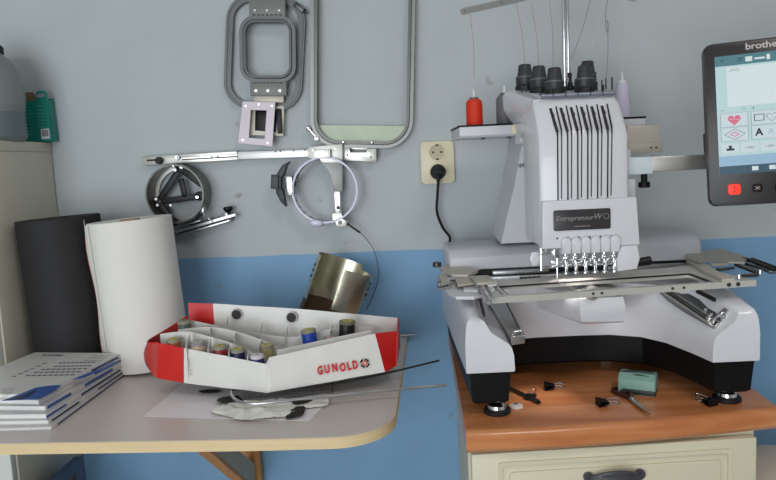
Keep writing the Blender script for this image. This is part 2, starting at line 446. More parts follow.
build('cable', MB().tube(catmull(cab, 6), .0032, 8), M_rubber, t)

# pale bin right of the cabinet
bx_, bt_ = .655, .585
BMx = Matrix.Translation((bx_, -.36, 0))
t = thing('waste_bin', (bx_, -.36, 0), 'pale grey rounded bin just right of the cream drawer cabinet', 'bin')
build('bin_body', MB().lathe([(0, 0), (.12, 0), (.125, .01), (.133, bt_-.075), (.129, bt_-.073), (.0, bt_-.073)], 40, BMx), mat('bin_grey_plastic', (176, 172, 168), .4), t)
build('bin_lid', MB().lathe([(0, bt_-.072), (.133, bt_-.072), (.137, bt_-.066), (.136, bt_-.05), (.112, bt_-.022), (.068, bt_-.006), (.0, bt_)], 40, BMx), mat('bin_lid_plastic', (204, 190, 174), .35), t)

# framed picture stored under the table, leaning on the cupboard side
pf = at(80, 456, x=-.872)
hp = pf.z
lean = math.atan2(.03, hp)
fm = Matrix.Translation((-.842, pf.y, 0)) @ Matrix.Rotation(-lean, 4, 'Y')
t = thing('picture_frame', fm, 'dark blue-grey framed picture standing under the table against the cupboard', 'picture frame')
mb = MB(); o = [(0, 0), (-.36, 0), (-.36, hp), (0, hp)]; w_ = .028
i_ = [(-w_, w_), (-.36+w_, w_), (-.36+w_, hp-w_), (-w_, hp-w_)]
mb.prism(o, -.014, .004, 'X', .002, hole=i_)
build('frame', mb, mat('frame_blue_grey', (80, 98, 124), .45), t, local=True)
build('picture', MB().box((-.008, -.352, .02), (-.004, -.02, hp-.02)), mat('picture_brown', (120, 92, 78), .6, var=.25, vs=6), t, local=True)
# ------------------------------------------------------------ embroidery machine (local frame: origin on the worktop)
mach = thing('embroidery_machine', MW, 'white six-needle embroidery machine standing on the cherry wood worktop', 'embroidery machine')
def mp(name, mb, m, parent=None, **k): return build(name, mb, m, parent or mach, local=True, **k)
# U-shaped base: outline with outward normals, inner edge curving into the arms
inner = [(.137, -.245), (.128, -.19), (.112, -.12), (.085, -.075), (.035, -.050), (-.02, -.046), (-.10, -.046), (-.145, -.052), (-.172, -.085), (-.175, -.16), (-.178, -.245)]
outer = [(-.256, -.245), (-.257, -.1), (-.257, .21), (.25, .21), (.250, .04), (.232, -.1), (.212, -.245)]
def offs(P, dist):
    out = []; n = len(P)
    for i in range(n):
        a = Vector(P[i-1]); b = Vector(P[i]); c = Vector(P[(i+1) % n])
        n1 = Vector(((b-a).y, -(b-a).x)).normalized(); n2 = Vector(((c-b).y, -(c-b).x)).normalized()
        d = n1+n2; d = d/max(.35, d.dot(n1)) if d.length > .01 else n1
        k = dist[i] if isinstance(dist, (list, tuple)) else dist
        out.append(tuple(b-d*k))
    return out
loop = inner+outer
ni = len(inner)
area2 = sum(loop[i-1][0]*loop[i][1]-loop[i][0]*loop[i-1][1] for i in range(len(loop)))
sgn = 1 if area2 > 0 else -1
# the front top of each arm is rounded, most on its inner edge
lv = [(.078, .001, .001), (.082, 0, 0), (.105, .001, 0), (.117, .004, 0), (.124, .009, .0), (.133, .022, .001), (.142, .035, .002), (.151, .041, .004), (.160, .046, .009), (.167, .056, .019)]
secs = []
for z, a, b in lv:
    d = []
    for i, p in enumerate(loop):
        isin = i < ni
        front = p[1] < -.24
        k = a if isin else b
        if isin and -.17 < p[0] < .11 and p[1] > -.13: k = min(a, .004)
        if front: k = (a+b)*.35
        if p[1] > .2: k = 0
        d.append(sgn*k)
    # separate side and front insets: move the points by hand
    q = []
    for i, p in enumerate(loop):
        x, y = p; isin = i < ni; s_ = 1 if x > 0 else -1
        fr_ = p[1] < -.24
        if isin:
            if -.17 < x < .11 and y > -.13: y += min(a, .008)*.6
            else:
                x += s_*a
        else:
            if y < .2: x -= s_*b*.6
        if fr_: y += b*.9
        tt = max(0, min(1, (p[1]+.245)/.165)); rise = 0 if z < .11 else (.022*min(1, (z-.11)/.014) if z < .145 else .022-.012*(z-.145)/.022)
        q.append((x, y, z+rise*tt))
    secs.append(q)
mp('base_cover', MB().loft(secs), M_white, ang=.7)
sk = offs(loop, sgn*.006)
s2 = offs(loop, sgn*.010)
mb = MB(); mb.loft([[(x, y, .022) for x, y in offs(loop, sgn*.016)], [(x, y, .027) for x, y in s2], [(x, y, .0785) for x, y in sk]])
mp('base_skirt', mb, M_black, ang=.5)
# adjustable feet
for fx, fy in ((-.204, -.214), (.180, -.205), (-.2, .15), (.2, .15)):
    mb = MB(); M = Matrix.Translation((fx, fy, 0))
    mb.lathe([(0, .0), (.020, .0), (.0225, .002), (.0225, .006), (.019, .009), (0, .009)], 28, M)
    f = mp('foot', mb, M_rubber)
    mb = MB(); mb.lathe([(0, .009), (.016, .009), (.0145, .014), (.008, .018), (.006, .019), (.006, .034), (0, .034)], 24, M)
    mp('foot_screw', mb, M_chrome, f)
# slots in the arms' tops
for pts in ([(478, 292), (484, 315)], [(697, 291), (715, 300)]):
    a = al(*pts[0], z=.176); b = al(*pts[1], z=.170)
    mp('arm_slot', MB().tube([a, b], 0, prof=[(-.003, -.002), (.003, -.002), (.003, .002), (-.003, .002)], up=(0, 0, 1)), M_dark)
# guide rails on the inner shoulders of the arms: flat metal channels
def plate(pts, th, lip):
    a, b, c, d = pts                     # front inner, front outer, back outer, back inner
    n = (b-a).cross(d-a).normalized(); n = n if n.z > 0 else -n
    return a, b, c, d, n
for sx, fi, fo, bo, bi in ((-1, al(524.5, 336, y=-.228), al(511, 338, y=-.232), al(488, 303, y=-.09), al(508, 302, y=-.09)),
                           (1, al(714, 331, y=-.225), al(731, 315, y=-.212), al(684, 287, y=-.08), al(655, 290, y=-.08))):
    a, b, c, d, n = plate((fi, fo, bo, bi), 0, 0)
    lift = .007 if sx > 0 else .001
    q = lambda u, v, h: (a.lerp(b, u)).lerp(d.lerp(c, u), v)+n*(h+lift)
    g = MB(); g.loft([[q(0, v, -.014), q(0, v, .0), q(1, v, .0), q(1, v, -.014)] for v in (0, .5, 1)])
    r = mp('arm_rail', g, M_steel if sx < 0 else mat('rail_grey_steel', (128, 130, 134), .35, .8), ang=.4)
    g = MB()
    for u0, u1, h in ((.0, .07, .003), (.30, .36, .002)) if sx > 0 else ((0, .08, .002), (.92, 1, .002)):
        g.loft([[q(u0, v, 0), q(u0, v, h), q(u1, v, h), q(u1, v, 0)] for v in (0, 1)])
    mp('rail_lip', g, M_alu, r, ang=.4)
    g = MB(); u0, u1 = (.09, .17) if sx > 0 else (.10, .14)
    g.loft([[q(u0, v, -.002), q(u0, v, .0006), q(u1, v, .0006), q(u1, v, -.002)] for v in (.03, 1)])
    mp('rail_groove', g, M_dark, r, ang=.4)
    g = MB(); f = q(.5, .0, 0); yv = (d-a).normalized(); xv = (b-a).normalized()
    F3 = Matrix((xv, yv, n)).transposed().to_4x4(); F3.translation = q(0, 0, 0); wl = (b-a).length
    g.box((0, -.004, -.012), (wl, 0, .002), .001, M=F3); g.box((wl*.08, .002, 0), (wl*.22, .016, .010), .001, M=F3); g.box((wl*.70, -.003, -.004), (wl*.92, .008, .008), .001, M=F3)
    g.cyl((wl*.08, .006, .006), (wl*.92, .006, .005), .003, n=12, M=F3)
    if sx > 0: g.box((wl*.4, -.006, -.012), (wl*.55, -.002, .006), .001, M=F3); g.box((0, .010, .0), (wl*.35, .014, .014), .001, M=F3)
    mp('rail_clamp', g, M_chrome, r)
    g = MB(); g.cyl((wl*.45, .035, -.001), (wl*.45, .035, .003), .003, n=12, M=F3); mp('rail_screw', g, M_chrome, r)

# back cover behind the bed, with the long dark slot and the carriage
z0 = .150; bx0, bx1 = -.252, .252
pr_ = [(.05, z0), (.042, .19), (.046, .232), (.060, .246), (.085, .2495), (.20, .2495), (.215, .236), (.215, z0)]
secs = []
for x, k in ((bx0, .95), (bx0+.002, .985), (bx0+.006, 1.), (bx1-.006, 1.), (bx1-.002, .985), (bx1, .95)):
    secs.append([(x, .12+(y-.12)*k, z0+(z-z0)*(.97+.03*(k-.95)*20)*(1.0-.13*(bx1-x)/(bx1-bx0))) for y, z in pr_])
mp('back_cover', MB().loft(secs), M_white2, ang=.7)
mp('carriage_slot', MB().prism([(-.215, .188), (-.19, .199), (.235, .199), (.235, .176), (-.215, .176)], .038, .046, 'Y'), M_dark)
g = MB(); g.box((-.205, .012, .176), (.235, .036, .188), .002); g.box((-.17, .018, .190), (-.06, .034, .197), .001); g.box((.055, .014, .188), (.225, .030, .196), .002)
mp('carriage_beam', g, M_steel)
g = MB(); g.box((-.19, -.03, .172), (.215, .012, .182), .001)
for x in [-.12+.0085*k for k in range(5)]+[.02+.0085*k for k in range(7)]: g.box((x, -.012, .182), (x+.006, .008, .186), .001, mi=1)
mp('carriage', g, [M_alu, M_dark])

# cylinder bed with the hook
g = MB()
A = [(-.050, -.175), (.021, -.175), (.021, -.045), (-.105, -.045)]
g.loft([[(-.046, -.170, .131), (.018, -.170, .131), (.018, -.04, .131), (-.09, -.04, .131)], [(-.052, -.177, .137), (.021, -.177, .135), (.021, -.04, .135), (-.098, -.04, .135)], [(-.055, -.178, .160), (.022, -.178, .160), (.022, -.04, .16), (-.10, -.04, .16)], [(-.052, -.172, .176), (.020, -.172, .176), (.02, -.04, .176), (-.098, -.04, .176)]])
mp('cylinder_bed', g, M_white, ang=.5)
g = MB(); g.lathe([(0, 0), (.011, 0), (.013, .003), (.012, .010), (.008, .012), (.0, .013)], 28, Matrix.Translation((-.034, -.170, .186)) @ Matrix.Rotation(PI/2, 4, 'X'))
g.box((-.05, -.168, .17), (.012, -.05, .184), .004); 
hk = mp('hook', g, M_alu)
mp('bobbin_case', MB().cyl((-.034, -.184, .187), (-.034, -.1865, .187), .007, bev=.0005), M_blackmetal, hk)
mp('needle_plate', MB().prism(rr(-.01, -.14, .062, .07, .008, 4), .183, .1865, 'Z', .001), M_steel)

# ---- tower and head
g = MB()
g.loft([[(-.150, .03, .25), (.10, .03, .25), (.10, .2, .25), (-.14, .2, .25)], [(-.138, .03, .30), (.098, .03, .30), (.098, .2, .30), (-.132, .2, .30)], [(-.122, .028, .36), (.095, .028, .36), (.095, .2, .36), (-.118, .2, .36)], [(-.110, .025, .42), (.09, .025, .42), (.09, .2, .42), (-.105, .2, .42)], [(-.100, .02, .47), (.088, .02, .47), (.085, .19, .47), (-.10, .19, .47)], [(-.095, .02, .512), (.08, .02, .512), (.08, .17, .512), (-.09, .17, .512)]])
g.box((-.09, -.033, .265), (.03, .035, .47))
mp('tower', g, M_white2, ang=.9)
e = al(518, 166, y=.0275)
g = MB(); g.text('W', .0115, Matrix.Translation((e.x+.006, .0245, e.z)) @ Matrix.Rotation(PI/2, 4, 'X') @ Matrix.Rotation(.2, 4, 'Z'), .0006, bold=.0004)
mp('side_emblem', g, mat('emblem_grey', (110, 110, 114), .4))
# thin raised swoosh line on the tower
sw = [al(512, 205, y=.022), al(521, 215, y=.020), al(522, 228, y=.020), al(515, 240, y=.022)]
# head: side profile (y,z) with tilted upper front; lofted across x
def headprof(inset):
    i = inset
    return [(-.155+i, .262+i), (-.160+i, .275+i), (-.160+i, .448), (-.156+i, .458), (-.136+i, .500-i*.5), (-.130+i, .508-i), (-.122+i, .5135-i), (.03-i, .5435-i), (.045-i, .535-i), (.045-i, .478+i), (-.022-i, .452+i), (-.034-i, .435), (-.034-i, .262+i)]
g = MB()
xl, xr = -.1155, .0375
secs = []
for x, i in ((xl, .010), (xl+.003, .004), (xl+.010, 0), (xr-.010, 0), (xr-.003, .004), (xr, .010)):
    q = []
    for y, z in headprof(i):
        # the top narrows a little on the right
        xx = x
        k = max(0, (z-.44)/.08)
        if x > 0: xx = x-.006*k
        elif y > -.15: xx = x-.010*k*(1 if y > -.05 else .3)
        q.append((xx, y, z))
    secs.append(q)
g.loft(secs)
mp('head_cover', g, M_white, ang=.55)
# shoulder wing over the left thread tray
tl = al(503, 97, y=.02); 
g = MB()
DK = lambda y: .5145+(y+.122)*.197       # height of the sloping top deck
secs = []
for y, k in ((-.125, .0), (-.09, .25), (-.05, .6), (-.01, .9), (.042, 1.)):
    zt = DK(y)
    secs.append([(xl+.03, y, zt-.0015), (xl+.03, y, .44), (xl+.001, y, .442), (xl+.0005-.002*k, y, .458+.01*k), (xl+.0005-.007*k, y, .474+.012*k), (xl+.0005-.015*k, y, .488+.010*k), (xl+.0005-.021*k, y, .498+.012*k), (xl+.002-.024*k, y, zt-.010*k-.002), (xl+.004-.021*k, y, zt-.003*k-.001), (xl+.009-.016*k, y, zt-.0005)])
g.loft(secs)
mp('head_shoulder', g, M_white, ang=.8)
# right hand side blocks of the head
g = MB(); g.box((xr-.004, -.11, .262), (.066, .03, .372), .005); g.box((xr-.004, -.10, .370), (.062, .03, .386), .004); g.box((xr-.004, -.11, .384), (.058, .03, .424), .005)
mp('head_side_block', g, M_white2)
sc_ = al(535, 138, x=xl-.0005)
mp('head_screw_cap', MB().cyl((xl+.002, -.02, sc_.z+.0), (xl-.003, -.02, sc_.z), .006, .004), M_white2)
# lower face panel
g = MB(); g.prism([(xl+.004, .343), (.046, .343), (.0515, .262), (xl+.002, .262)], -.1665, -.13, 'Y', .003)
for k in range(6):
    x = -.088+k*.0182; g.cyl((x, -.1665, .2795), (x, -.1675, .2795), .0016, n=10, mi=1)
mp('lower_face_panel', g, [M_white, M_dark])
pa, pb, pc2, pd = al(553, 211, y=-.1675), al(610, 207.5, y=-.1675), al(611, 228, y=-.1675), al(554, 231.5, y=-.1675)
px0, px1, pz0, pz1 = (pa.x+pd.x)/2, (pb.x+pc2.x)/2, (pc2.z+pd.z)/2, (pa.z+pb.z)/2
g = MB(); g.prism(rr((px0+px1)/2, (pz0+pz1)/2, px1-px0, pz1-pz0, .003, 4), -.169, -.166, 'Y', .0006)
pl = mp('name_plate', g, mat('name_plate_black', (58, 54, 56), .3, var=.05))
g = MB(); MT = lambda x, z, y: Matrix.Translation((x, y, z)) @ Matrix.Rotation(PI/2, 4, 'X')
cxp = (px0+px1)/2; czp = (pz0+pz1)/2
Mit = Matrix(((1, .25, 0, 0), (0, 1, 0, 0), (0, 0, 1, 0), (0, 0, 0, 1)))
g.text('Entrepreneur', .0115, MT(cxp-.012, czp+.003, -.1693) @ Mit, .0003); g.text('W', .013, MT(cxp+.026, czp+.004, -.1693) @ Mit, .0003)
for k_ in range(9): g.box((cxp-.0135+k_*.003, -.1694, czp-.0117), (cxp-.0135+k_*.003+(.0022 if k_ % 3 else .0016), -.169, czp-.0100))
g.prism(circ(cxp+.040, czp+.004, .0048), -.1696, -.169, 'Y', hole=circ(cxp+.040, czp+.004, .0041))
mp('plate_lettering', g, mat('plate_grey_print', (150, 146, 148), .4), pl)
# take-up lever slots: wide slanted top, thin long run, one pair for each needle
def facey(z): return -.1605 if z < .449 else (-.1605+(z-.449)*.45 if z < .458 else -.1565+(z-.458)*(.020/.042))
for k in range(6):
    for wide in (True, False):
        if wide: T = (549.3+k*10.25, 108.5-k*.5); Kn = (557.5+k*10.1, 132-k*.5); Bt = (558+k*9.9, 201-k*.7)
        else: T = (555.0+k*10.2, 106.5-k*.5); Kn = (561.5+k*10.1, 130-k*.5); Bt = (561.5+k*9.9, 199-k*.7)
        pT = al(*T, y=-.131); pK = al(*Kn, y=-.1605); pB = al(*Bt, y=-.1605)
        pT.y = facey(pT.z); pK.y = facey(pK.z)-.0002; kz = .449
        pM = pT.lerp(pK, .72) if pK.z < kz else pK
        w0, w1 = (.0022, .0010) if wide else (.0010, .0007)
        def row(p, w): return [(p.x-w, p.y-.0008, p.z), (p.x+w, p.y-.0008, p.z), (p.x+w, p.y+.003, p.z), (p.x-w, p.y+.003, p.z)]
        pk2 = Vector((pK.x, -.1605, pK.z)); 
        knee = pT.lerp(pk2, (pT.z-.449)/max(1e-4, pT.z-pk2.z)) if pk2.z < .449 else pk2
        knee.y = -.1607
        g = MB(); g.loft([row(pT, w0), row(knee, w0*.95), row(pk2, w1), row(pB, w1)])
        mp('lever_slot', g, M_dark, ang=.5)
    # take-up lever: small metal hook in the wide slot
    pL = al(550.5+k*10.25+3, 114-k*.5, y=-.135); pL.y = facey(pL.z)-.003
    mp('take_up_lever', MB().tube([pL+Vector((-.003, .002, .001)), pL+Vector((-.0022, .0012, -.001)), pL+Vector((-.0014, .0012, -.004)), pL+Vector((-.0008, .003, -.006))], .0010, 6), M_gunmetal)

# needle clamps, needles and presser feet
for k in range(6):
    cx_ = al(565.5+k*9.7, 245-k*.4, y=-.168).x; zc = .2655
    g = MB(); w_ = .0078
    out = [(cx_-w_, zc-.012)]+[(cx_-w_*math.cos(a), zc+.008+w_*math.sin(a)) for a in [PI*i/10 for i in range(11)]]+[(cx_+w_, zc-.012)]
    g.prism(out, -.176, -.160, 'Y', .0018)
    cl = mp('needle_bar_guard', g, M_white)
    g = MB(); g.cyl((cx_, -.166, .256), (cx_, -.166, .246), .0032, n=12); g.box((cx_-.0045, -.171, .242), (cx_+.0045, -.161, .249), .001); g.cyl((cx_+.001, -.170, .246), (cx_+.001, -.1775, .246), .0024, n=10)
    nb = mp('needle_bar', g, M_chrome)
    mp('needle', MB().cyl((cx_, -.166, .244), (cx_, -.166, .216), .0009, .0004, n=8), M_chrome, nb)
    g = MB(); g.tube([(cx_+.004, -.160, .25), (cx_+.004, -.162, .234), (cx_+.002, -.168, .226), (cx_, -.170, .2215)], .0016, 6)
    g.prism(circ(cx_, -.168, .0058, 16), .2195, .2215, 'Z', hole=circ(cx_, -.168, .0030, 16)); g.box((cx_-.001, -.178, .2195), (cx_+.001, -.174, .240), .0004)
    mp('presser_foot', g, M_chrome)
g = MB(); g.box((-.098, -.163, .236), (.012, -.158, .242), .001); g.box((-.098, -.170, .231), (.01, -.164, .2345), .001)
for k in range(9): g.cyl((-.092+k*.0122, -.170, .2325), (-.092+k*.0122, -.174, .2325), .002, n=8)
mp('needle_thread_guide', g, M_chrome)
g = MB(); g.prism([(.018, .262), (.045, .262), (.049, .240), (.044, .222), (.010, .219), (.008, .235)], -.172, -.15, 'Y', .002); mp('threader_bracket', g, M_white)
g = MB(); g.cyl((.047, -.15, .229), (.075, -.15, .232), .007, .008, bev=.001); mp('threader_knob', g, M_blackmetal)
g = MB(); wx0 = al(541, 262, y=-.16).x; wx1 = al(556, 262, y=-.16).x
g.tube([(wx0, -.16, .263), (wx0-.001, -.165, .226), (wx0, -.160, .2255)], .0017, 6); g.box((wx0-.002, -.164, .228), (wx1, -.158, .232), .001); g.box((wx0-.002, -.164, .252), (wx1+.002, -.158, .258), .001)
g.box((wx1-.006, -.170, .246), (wx1+.004, -.158, .262), .001); g.tube([(wx1, -.166, .26), (wx1, -.168, .205), (wx1+.012, -.168, .203)], .0012, 6)
for s in (-.006, .0): g.cyl((wx0+.008+s, -.16, .262), (wx0+.008+s, -.16, .25), .0025, n=10)
mp('left_wire_guide', g, M_chrome)
g = MB(); hx = al(534, 256, y=-.15).x; g.prism([(hx-.008, .245), (hx-.004, .256), (hx+.006, .256), (hx+.010, .247), (hx+.006, .234), (hx-.004, .232)], -.153, -.145, 'Y', .001); g.box((hx, -.150, .247), (wx0, -.146, .251))
mp('guide_knob', g, M_white)
g = MB(); g.box((-.075, -.156, .2575), (-.02, -.145, .262), .001)
lamp = mp('work_lamp', g, mat('work_lamp_led', (255, 246, 236), emit=LAMP_E))

# top deck: thread guide bar, pins, six tension dials
bl, br_ = al(541, 98.5, y=-.128), al(615, 92.5, y=-.128)
g = MB(); zz = (bl.z+br_.z)/2+.001
for k in range(6):
    x0 = bl.x+(br_.x-bl.x)*k/6; x1 = bl.x+(br_.x-bl.x)*(k+1)/6-.0012
    g.cyl((x0, -.128, zz), (x1, -.128, zz), .0042, n=14, bev=.0006)
mp('upper_guide_bar', g, mat('bar_blue_grey_metal', (134, 138, 152), .35, .5))
dials = [(525, 79, .05, 1.0), (539, 82, -.01, 1.0), (554.5, 84, -.07, 1.05), (587.5, 72, .06, .95), (587, 76, .02, .95), (584.5, 81.5, -.05, 1.05)]
for px, py, yy, s in dials:
    c = al(px, py, y=yy)
    zb = DK(yy)-.001
    M = Matrix.Translation((c.x, yy, zb)); n = 36
    r_ = .0150*s*(1.30+yy)/1.25
    b_ = mp('tension_base', MB().lathe([(0, -.004), (r_*1.18, -.004), (r_*1.18, .006), (r_*1.05, .009), (0, .009)], 28, M), M_dark)
    def ring(r, z, kn): return [((r*(1+(.05 if (i // 2) % 2 and kn else 0)))*math.cos(2*PI*i/n), (r*(1+(.05 if (i // 2) % 2 and kn else 0)))*math.sin(2*PI*i/n), z) for i in range(n)]
    g = MB(); g.loft([ring(r_*1.02, .009, 0), ring(r_*1.08, .011, 0), ring(r_*1.08, .022, 0), ring(r_*1.00, .024, 0), ring(r_*.88, .0245, 1), ring(r_*.70, .046, 1), ring(r_*.62, .048, 0)], M=M)
    mp('tension_dial', g, M_dial, ang=.5)
    mp('dial_ring', MB().lathe([(r_*1.0, .0225), (r_*1.10, .0225), (r_*1.10, .025), (r_*.9, .025)], 32, M), mat('dial_ring_grey', (96, 98, 102), .4), b_)
for px, y_ in ((522, .0), (526.5, .0), (540, -.06), (551, -.10), (575, -.03), (597, -.05), (606, 0.), (602, -.03), (566, -.04)):
    c = al(px, 92, y=y_)
    mp('guide_pin', MB().cyl((c.x, y_, DK(y_)-.002), (c.x, y_, DK(y_)+.018), .0013, n=10), M_gunmetal)
c = al(612, 84, y=-.02); mp('guide_pin', MB().cyl((c.x, -.02, DK(-.02)-.002), (c.x, -.02, .556), .0016, n=10), M_gunmetal)
c = al(603, 84, y=-.08); g = MB(); g.box((c.x-.007, -.086, .520), (c.x+.007, -.074, .526), .001); g.cyl((c.x, -.08, .52), (c.x, -.08, .537), .002); mp('thread_clip', g, M_dark)
# mast with its clamp and the guide rail on top (outside the frame)
c = al(566.5, 68, y=.03)
g = MB()
top_ = al(564.5, 0, y=.03)
g.cyl((c.x-.0035, .03, .515), (c.x-.0035, .03, .79), .0042, n=14); g.cyl((c.x+.004, .03, .515), (c.x+.004, .03, .79), .0030, n=14)
mast = mp('thread_mast', g, M_chrome)
c2 = al(570, 78, y=.0); g = MB(); g.cyl((c2.x, 0, .534), (c2.x, 0, .552), .005); g.cyl((c2.x, 0, .552), (c2.x, 0, .562), .003); g.cyl((c2.x-.001, 0, .562), (c2.x-.001, 0, .570), .0045, .004)
g.box((c2.x-.01, .0, .535), (c2.x+.008, .032, .546), .001); mp('mast_clamp', g, M_dark, mast)
a = al(463, 11.5, y=-.03); b = al(521, -1.5, y=.03); d = (b-a)
b2 = al(600, -2, y=.03); a2 = al(636, -3, y=.02)
g = MB(); up = Vector((0, 0, 1)); dn = d.normalized(); sdv = dn.cross(up).normalized()
def strip(P, Q, w):
    out = []; dd = (Q-P).normalized(); n_ = dd.cross(Vector((0, 1, 0))).normalized(); pts = []
    for i in range(9): ang_ = PI/2+PI*i/8; pts.append(P+dd*math.cos(ang_)*w+n_*math.sin(ang_)*w)
    for i in range(9): ang_ = -PI/2+PI*i/8; pts.append(Q+dd*math.cos(ang_)*w+n_*math.sin(ang_)*w)
    return [[(p.x, p.y-.001, p.z) for p in pts], [(p.x, p.y+.001, p.z) for p in pts]]
far = a+d*2.0
g.loft(strip(a, far, .0058))
mp('thread_guide_arm', g, mat('guide_arm_grey', (150, 152, 150), .45, .1), ang=.4)
g = MB()
for k in (.02, .65, 1.3):
    g = MB(); p = a+d*k; g.cyl((p.x, p.y-.0012, p.z), (p.x, p.y-.0022, p.z), .0022, n=12); mp('guide_eyelet', g, M_chrome)
a2 = al(634, -1.5, y=.03); g = MB(); g.loft(strip(a2, a2+Vector((-.11, 0, .035)), .0058)); mp('thread_guide_arm', g, MATS['guide_arm_grey'], ang=.4)

# thread trays
def tray(x0, x1, z0, z1, cap):
    y0, y1 = .03, .20
    g = MB(); g.prism([(y0+.004, z0), (y0, z0+.004), (y0, z1-.0035), (y1, z1-.0035), (y1, z0+.0)], x0, x1, 'X', .001)
    tr = mp('thread_tray', g, M_white2)
    g = MB(); g.box((x0-.0015, y0-.0015, z1-.0035), (x1+.0015, y1, z1), .0005); mp('tray_mat', g, M_black, tr)
    return tr
z1 = .4835
tl_ = tray(-.2245, -.098, .459, .4835, True)
cc = al(516, 128, y=.028)
mp('tray_cap', MB().box((cc.x-.0085, .026, .462), (-.0985, .06, .480), .002), mat('tray_cap_cream', (222, 212, 180), .4), tl_)
for px in (483, 509): c = al(px, 137, y=.06); mp('tray_screw', MB().cyl((c.x, .06, .4595), (c.x, .06, .455), .004, n=12), M_gunmetal, tl_)
tr_ = tray(.09, .134, .4605, .4845, False)
g = MB(); a = al(629, 126, y=-.01); b = al(660, 150, y=-.01)
g.box((.085, -.01, .424), (b.x, .04, a.z+.0), .003)
bk_ = mp('side_bracket', g, M_alu2)
g = MB(); g.box((.085, -.016, .415), (b.x+.003, -.009, .432), .001)
for px in (651, 656): c = al(px, 146, y=-.016); g.cyl((c.x, -.016, .4235), (c.x, -.0175, .4235), .0018, n=10, mi=1)
mp('bracket_flange', g, [M_alu2, M_dark], bk_)

# swivel arm, touch panel
g = MB(); g.box((.052, -.11, .378), (.095, -.082, .408), .002)
sa = mp('panel_arm_block', g, mat('arm_block_pale', (206, 216, 222), .35))
a = al(654, 162, y=-.105)
g = MB(); g.box((.094, -.108, .3815), (.215, -.090, .4075), .0015); mp('panel_arm', g, M_alu)
kx = al(645, 178, y=-.1).x
g = MB(); g.cyl((kx, -.096, .378), (kx, -.096, .362), .0055, n=16); g.cyl((kx, -.096, .364), (kx, -.096, .354), .010, n=20, bev=.001); mp('arm_knob', g, M_black)
# control panel: local frame at its left edge, turned toward the operator
PB = at(712, 205, y=-.462)
PTp = at(705.5, 41, y=-.462)
ph = (PTp-PB).z; pw = .200
PMw = Matrix.Translation((PB.x-.003, -.462, PB.z-.003)) @ Matrix.Rotation(math.radians(-12), 4, 'Z') @ Matrix.Rotation(math.radians(-2.0), 4, 'Y') @ Matrix.Rotation(math.radians(-4), 4, 'X')
PL = MI @ PMw
g = MB(); g.prism(rr(pw/2, ph/2, pw, ph, .012, 6), 0, .020, 'Y', .003, M=PL)
g.prism(rr(pw/2, ph/2, pw*.6, ph*.5, .02, 6), .020, .034, 'Y', .003, M=PL); g.box((.0, .026, .085), (.06, .04, .125), .002, M=PL)
cp = mp('control_panel', g, mat('panel_bezel_dark', (44, 40, 42), .35, var=.04))
# screen area
dx0 = .0165; dx1 = pw-.0165; dz0 = .0515; dz1 = ph-.0215; dw = dx1-dx0; dh = dz1-dz0
E_ = lambda n, c, s=None: mat(n, c, .3, emit=(s or SCR_E))
S_bg = E_('screen_pale_blue', (196, 226, 228)); S_bar = E_('screen_bar_teal', (84, 132, 142)); S_white = E_('screen_white', (226, 240, 242)); S_navy = E_('screen_navy', (64, 92, 110)); S_sky = E_('screen_sky', (160, 196, 222))
S_pink = E_('screen_pink', (226, 120, 150)); S_line = E_('screen_line_grey', (110, 130, 138)); S_ink = E_('screen_ink', (30, 44, 56)); S_tile = E_('screen_tile', (214, 230, 236))
smats = [S_bg, S_bar, S_white, S_navy, S_sky, S_pink, S_line, S_ink, S_tile]
g = MB()
def Q(u0, v0, u1, v1, d, mi):        # u,v as fractions from the top-left of the lit screen
    g.box((dx0+u0*dw, -.0006-d*.0002, dz1-v1*dh), (dx0+u1*dw, -.0004+.0004*(d == 0), dz1-v0*dh), M=PL, mi=mi)
Q(0, 0, 1, 1, 0, 0)
Q(0, 0, 1, .085, 1, 1); Q(.10, .10, .985, .43, 1, 2)
Q(0, .845, 1, .93, 1, 4); Q(0, .93, 1, 1, 2, 3)
tiles = [(.03+.272*c, .485+.122*r, .03+.272*c+.24, .485+.122*r+.112) for r in range(2) for c in range(3)]
for u0, v0, u1, v1 in tiles: Q(u0-.004, v0-.002, u1+.004, v1+.002, 1, 6); Q(u0, v0, u1, v1, 2, 8)
for c in range(4): Q(.03+.175*c, .742, .03+.175*c+.15, .822, 2, 8)
Q(.27, .025, .33, .065, 2, 2); Q(.35, .04, .44, .055, 2, 2); Q(.455, .022, .485, .065, 2, 2)
Q(.05, .035, .08, .043, 2, 7); Q(.20, .03, .25, .037, 2, 7); Q(.20, .048, .25, .053, 2, 7)
for u in (.03, .22, .30, .53, .60, .88): Q(u, .455, u+.035, .459, 2, 6)
for u in (.31, .62): Q(u+.012, .445, u+.018, .47, 2, 6)
def poly(pts, mi, d=3, hole=None):
    f = lambda P: [(dx0+u*dw, dz1-v*dh) for u, v in P]
    g.prism(f(pts), -.0006-d*.0002, -.0008, 'Y', M=PL, mi=mi, hole=f(hole) if hole else None)
asp = dw/dh
def heart(cu, cv, s): return [(cu+s*16*math.sin(t)**3/16, cv-s*asp*(13*math.cos(t)-5*math.cos(2*t)-2*math.cos(3*t)-math.cos(4*t))/16) for t in [2*PI*i/28 for i in range(28)]]
poly(heart(.15, .542, .058), 5)
for k in range(3): Q(.11+.03*k, .532+.004*k, .13+.03*k, .536+.004*k, 5, 2)
poly([(.325, .512), (.415, .512), (.415, .568), (.325, .568)], 7, 3, hole=[(.332, .5165), (.408, .5165), (.408, .5635), (.332, .5635)])
poly(heart(.48, .542, .048), 6, 3, hole=heart(.48, .542, .042))
dm = lambda s: [(.15-s, .664), (.15, .664-s*.50), (.15+s, .664), (.15, .664+s*.50)]
poly(dm(.095), 7, 3, hole=dm(.088)); poly(dm(.045), 5, 3, hole=dm(.03))
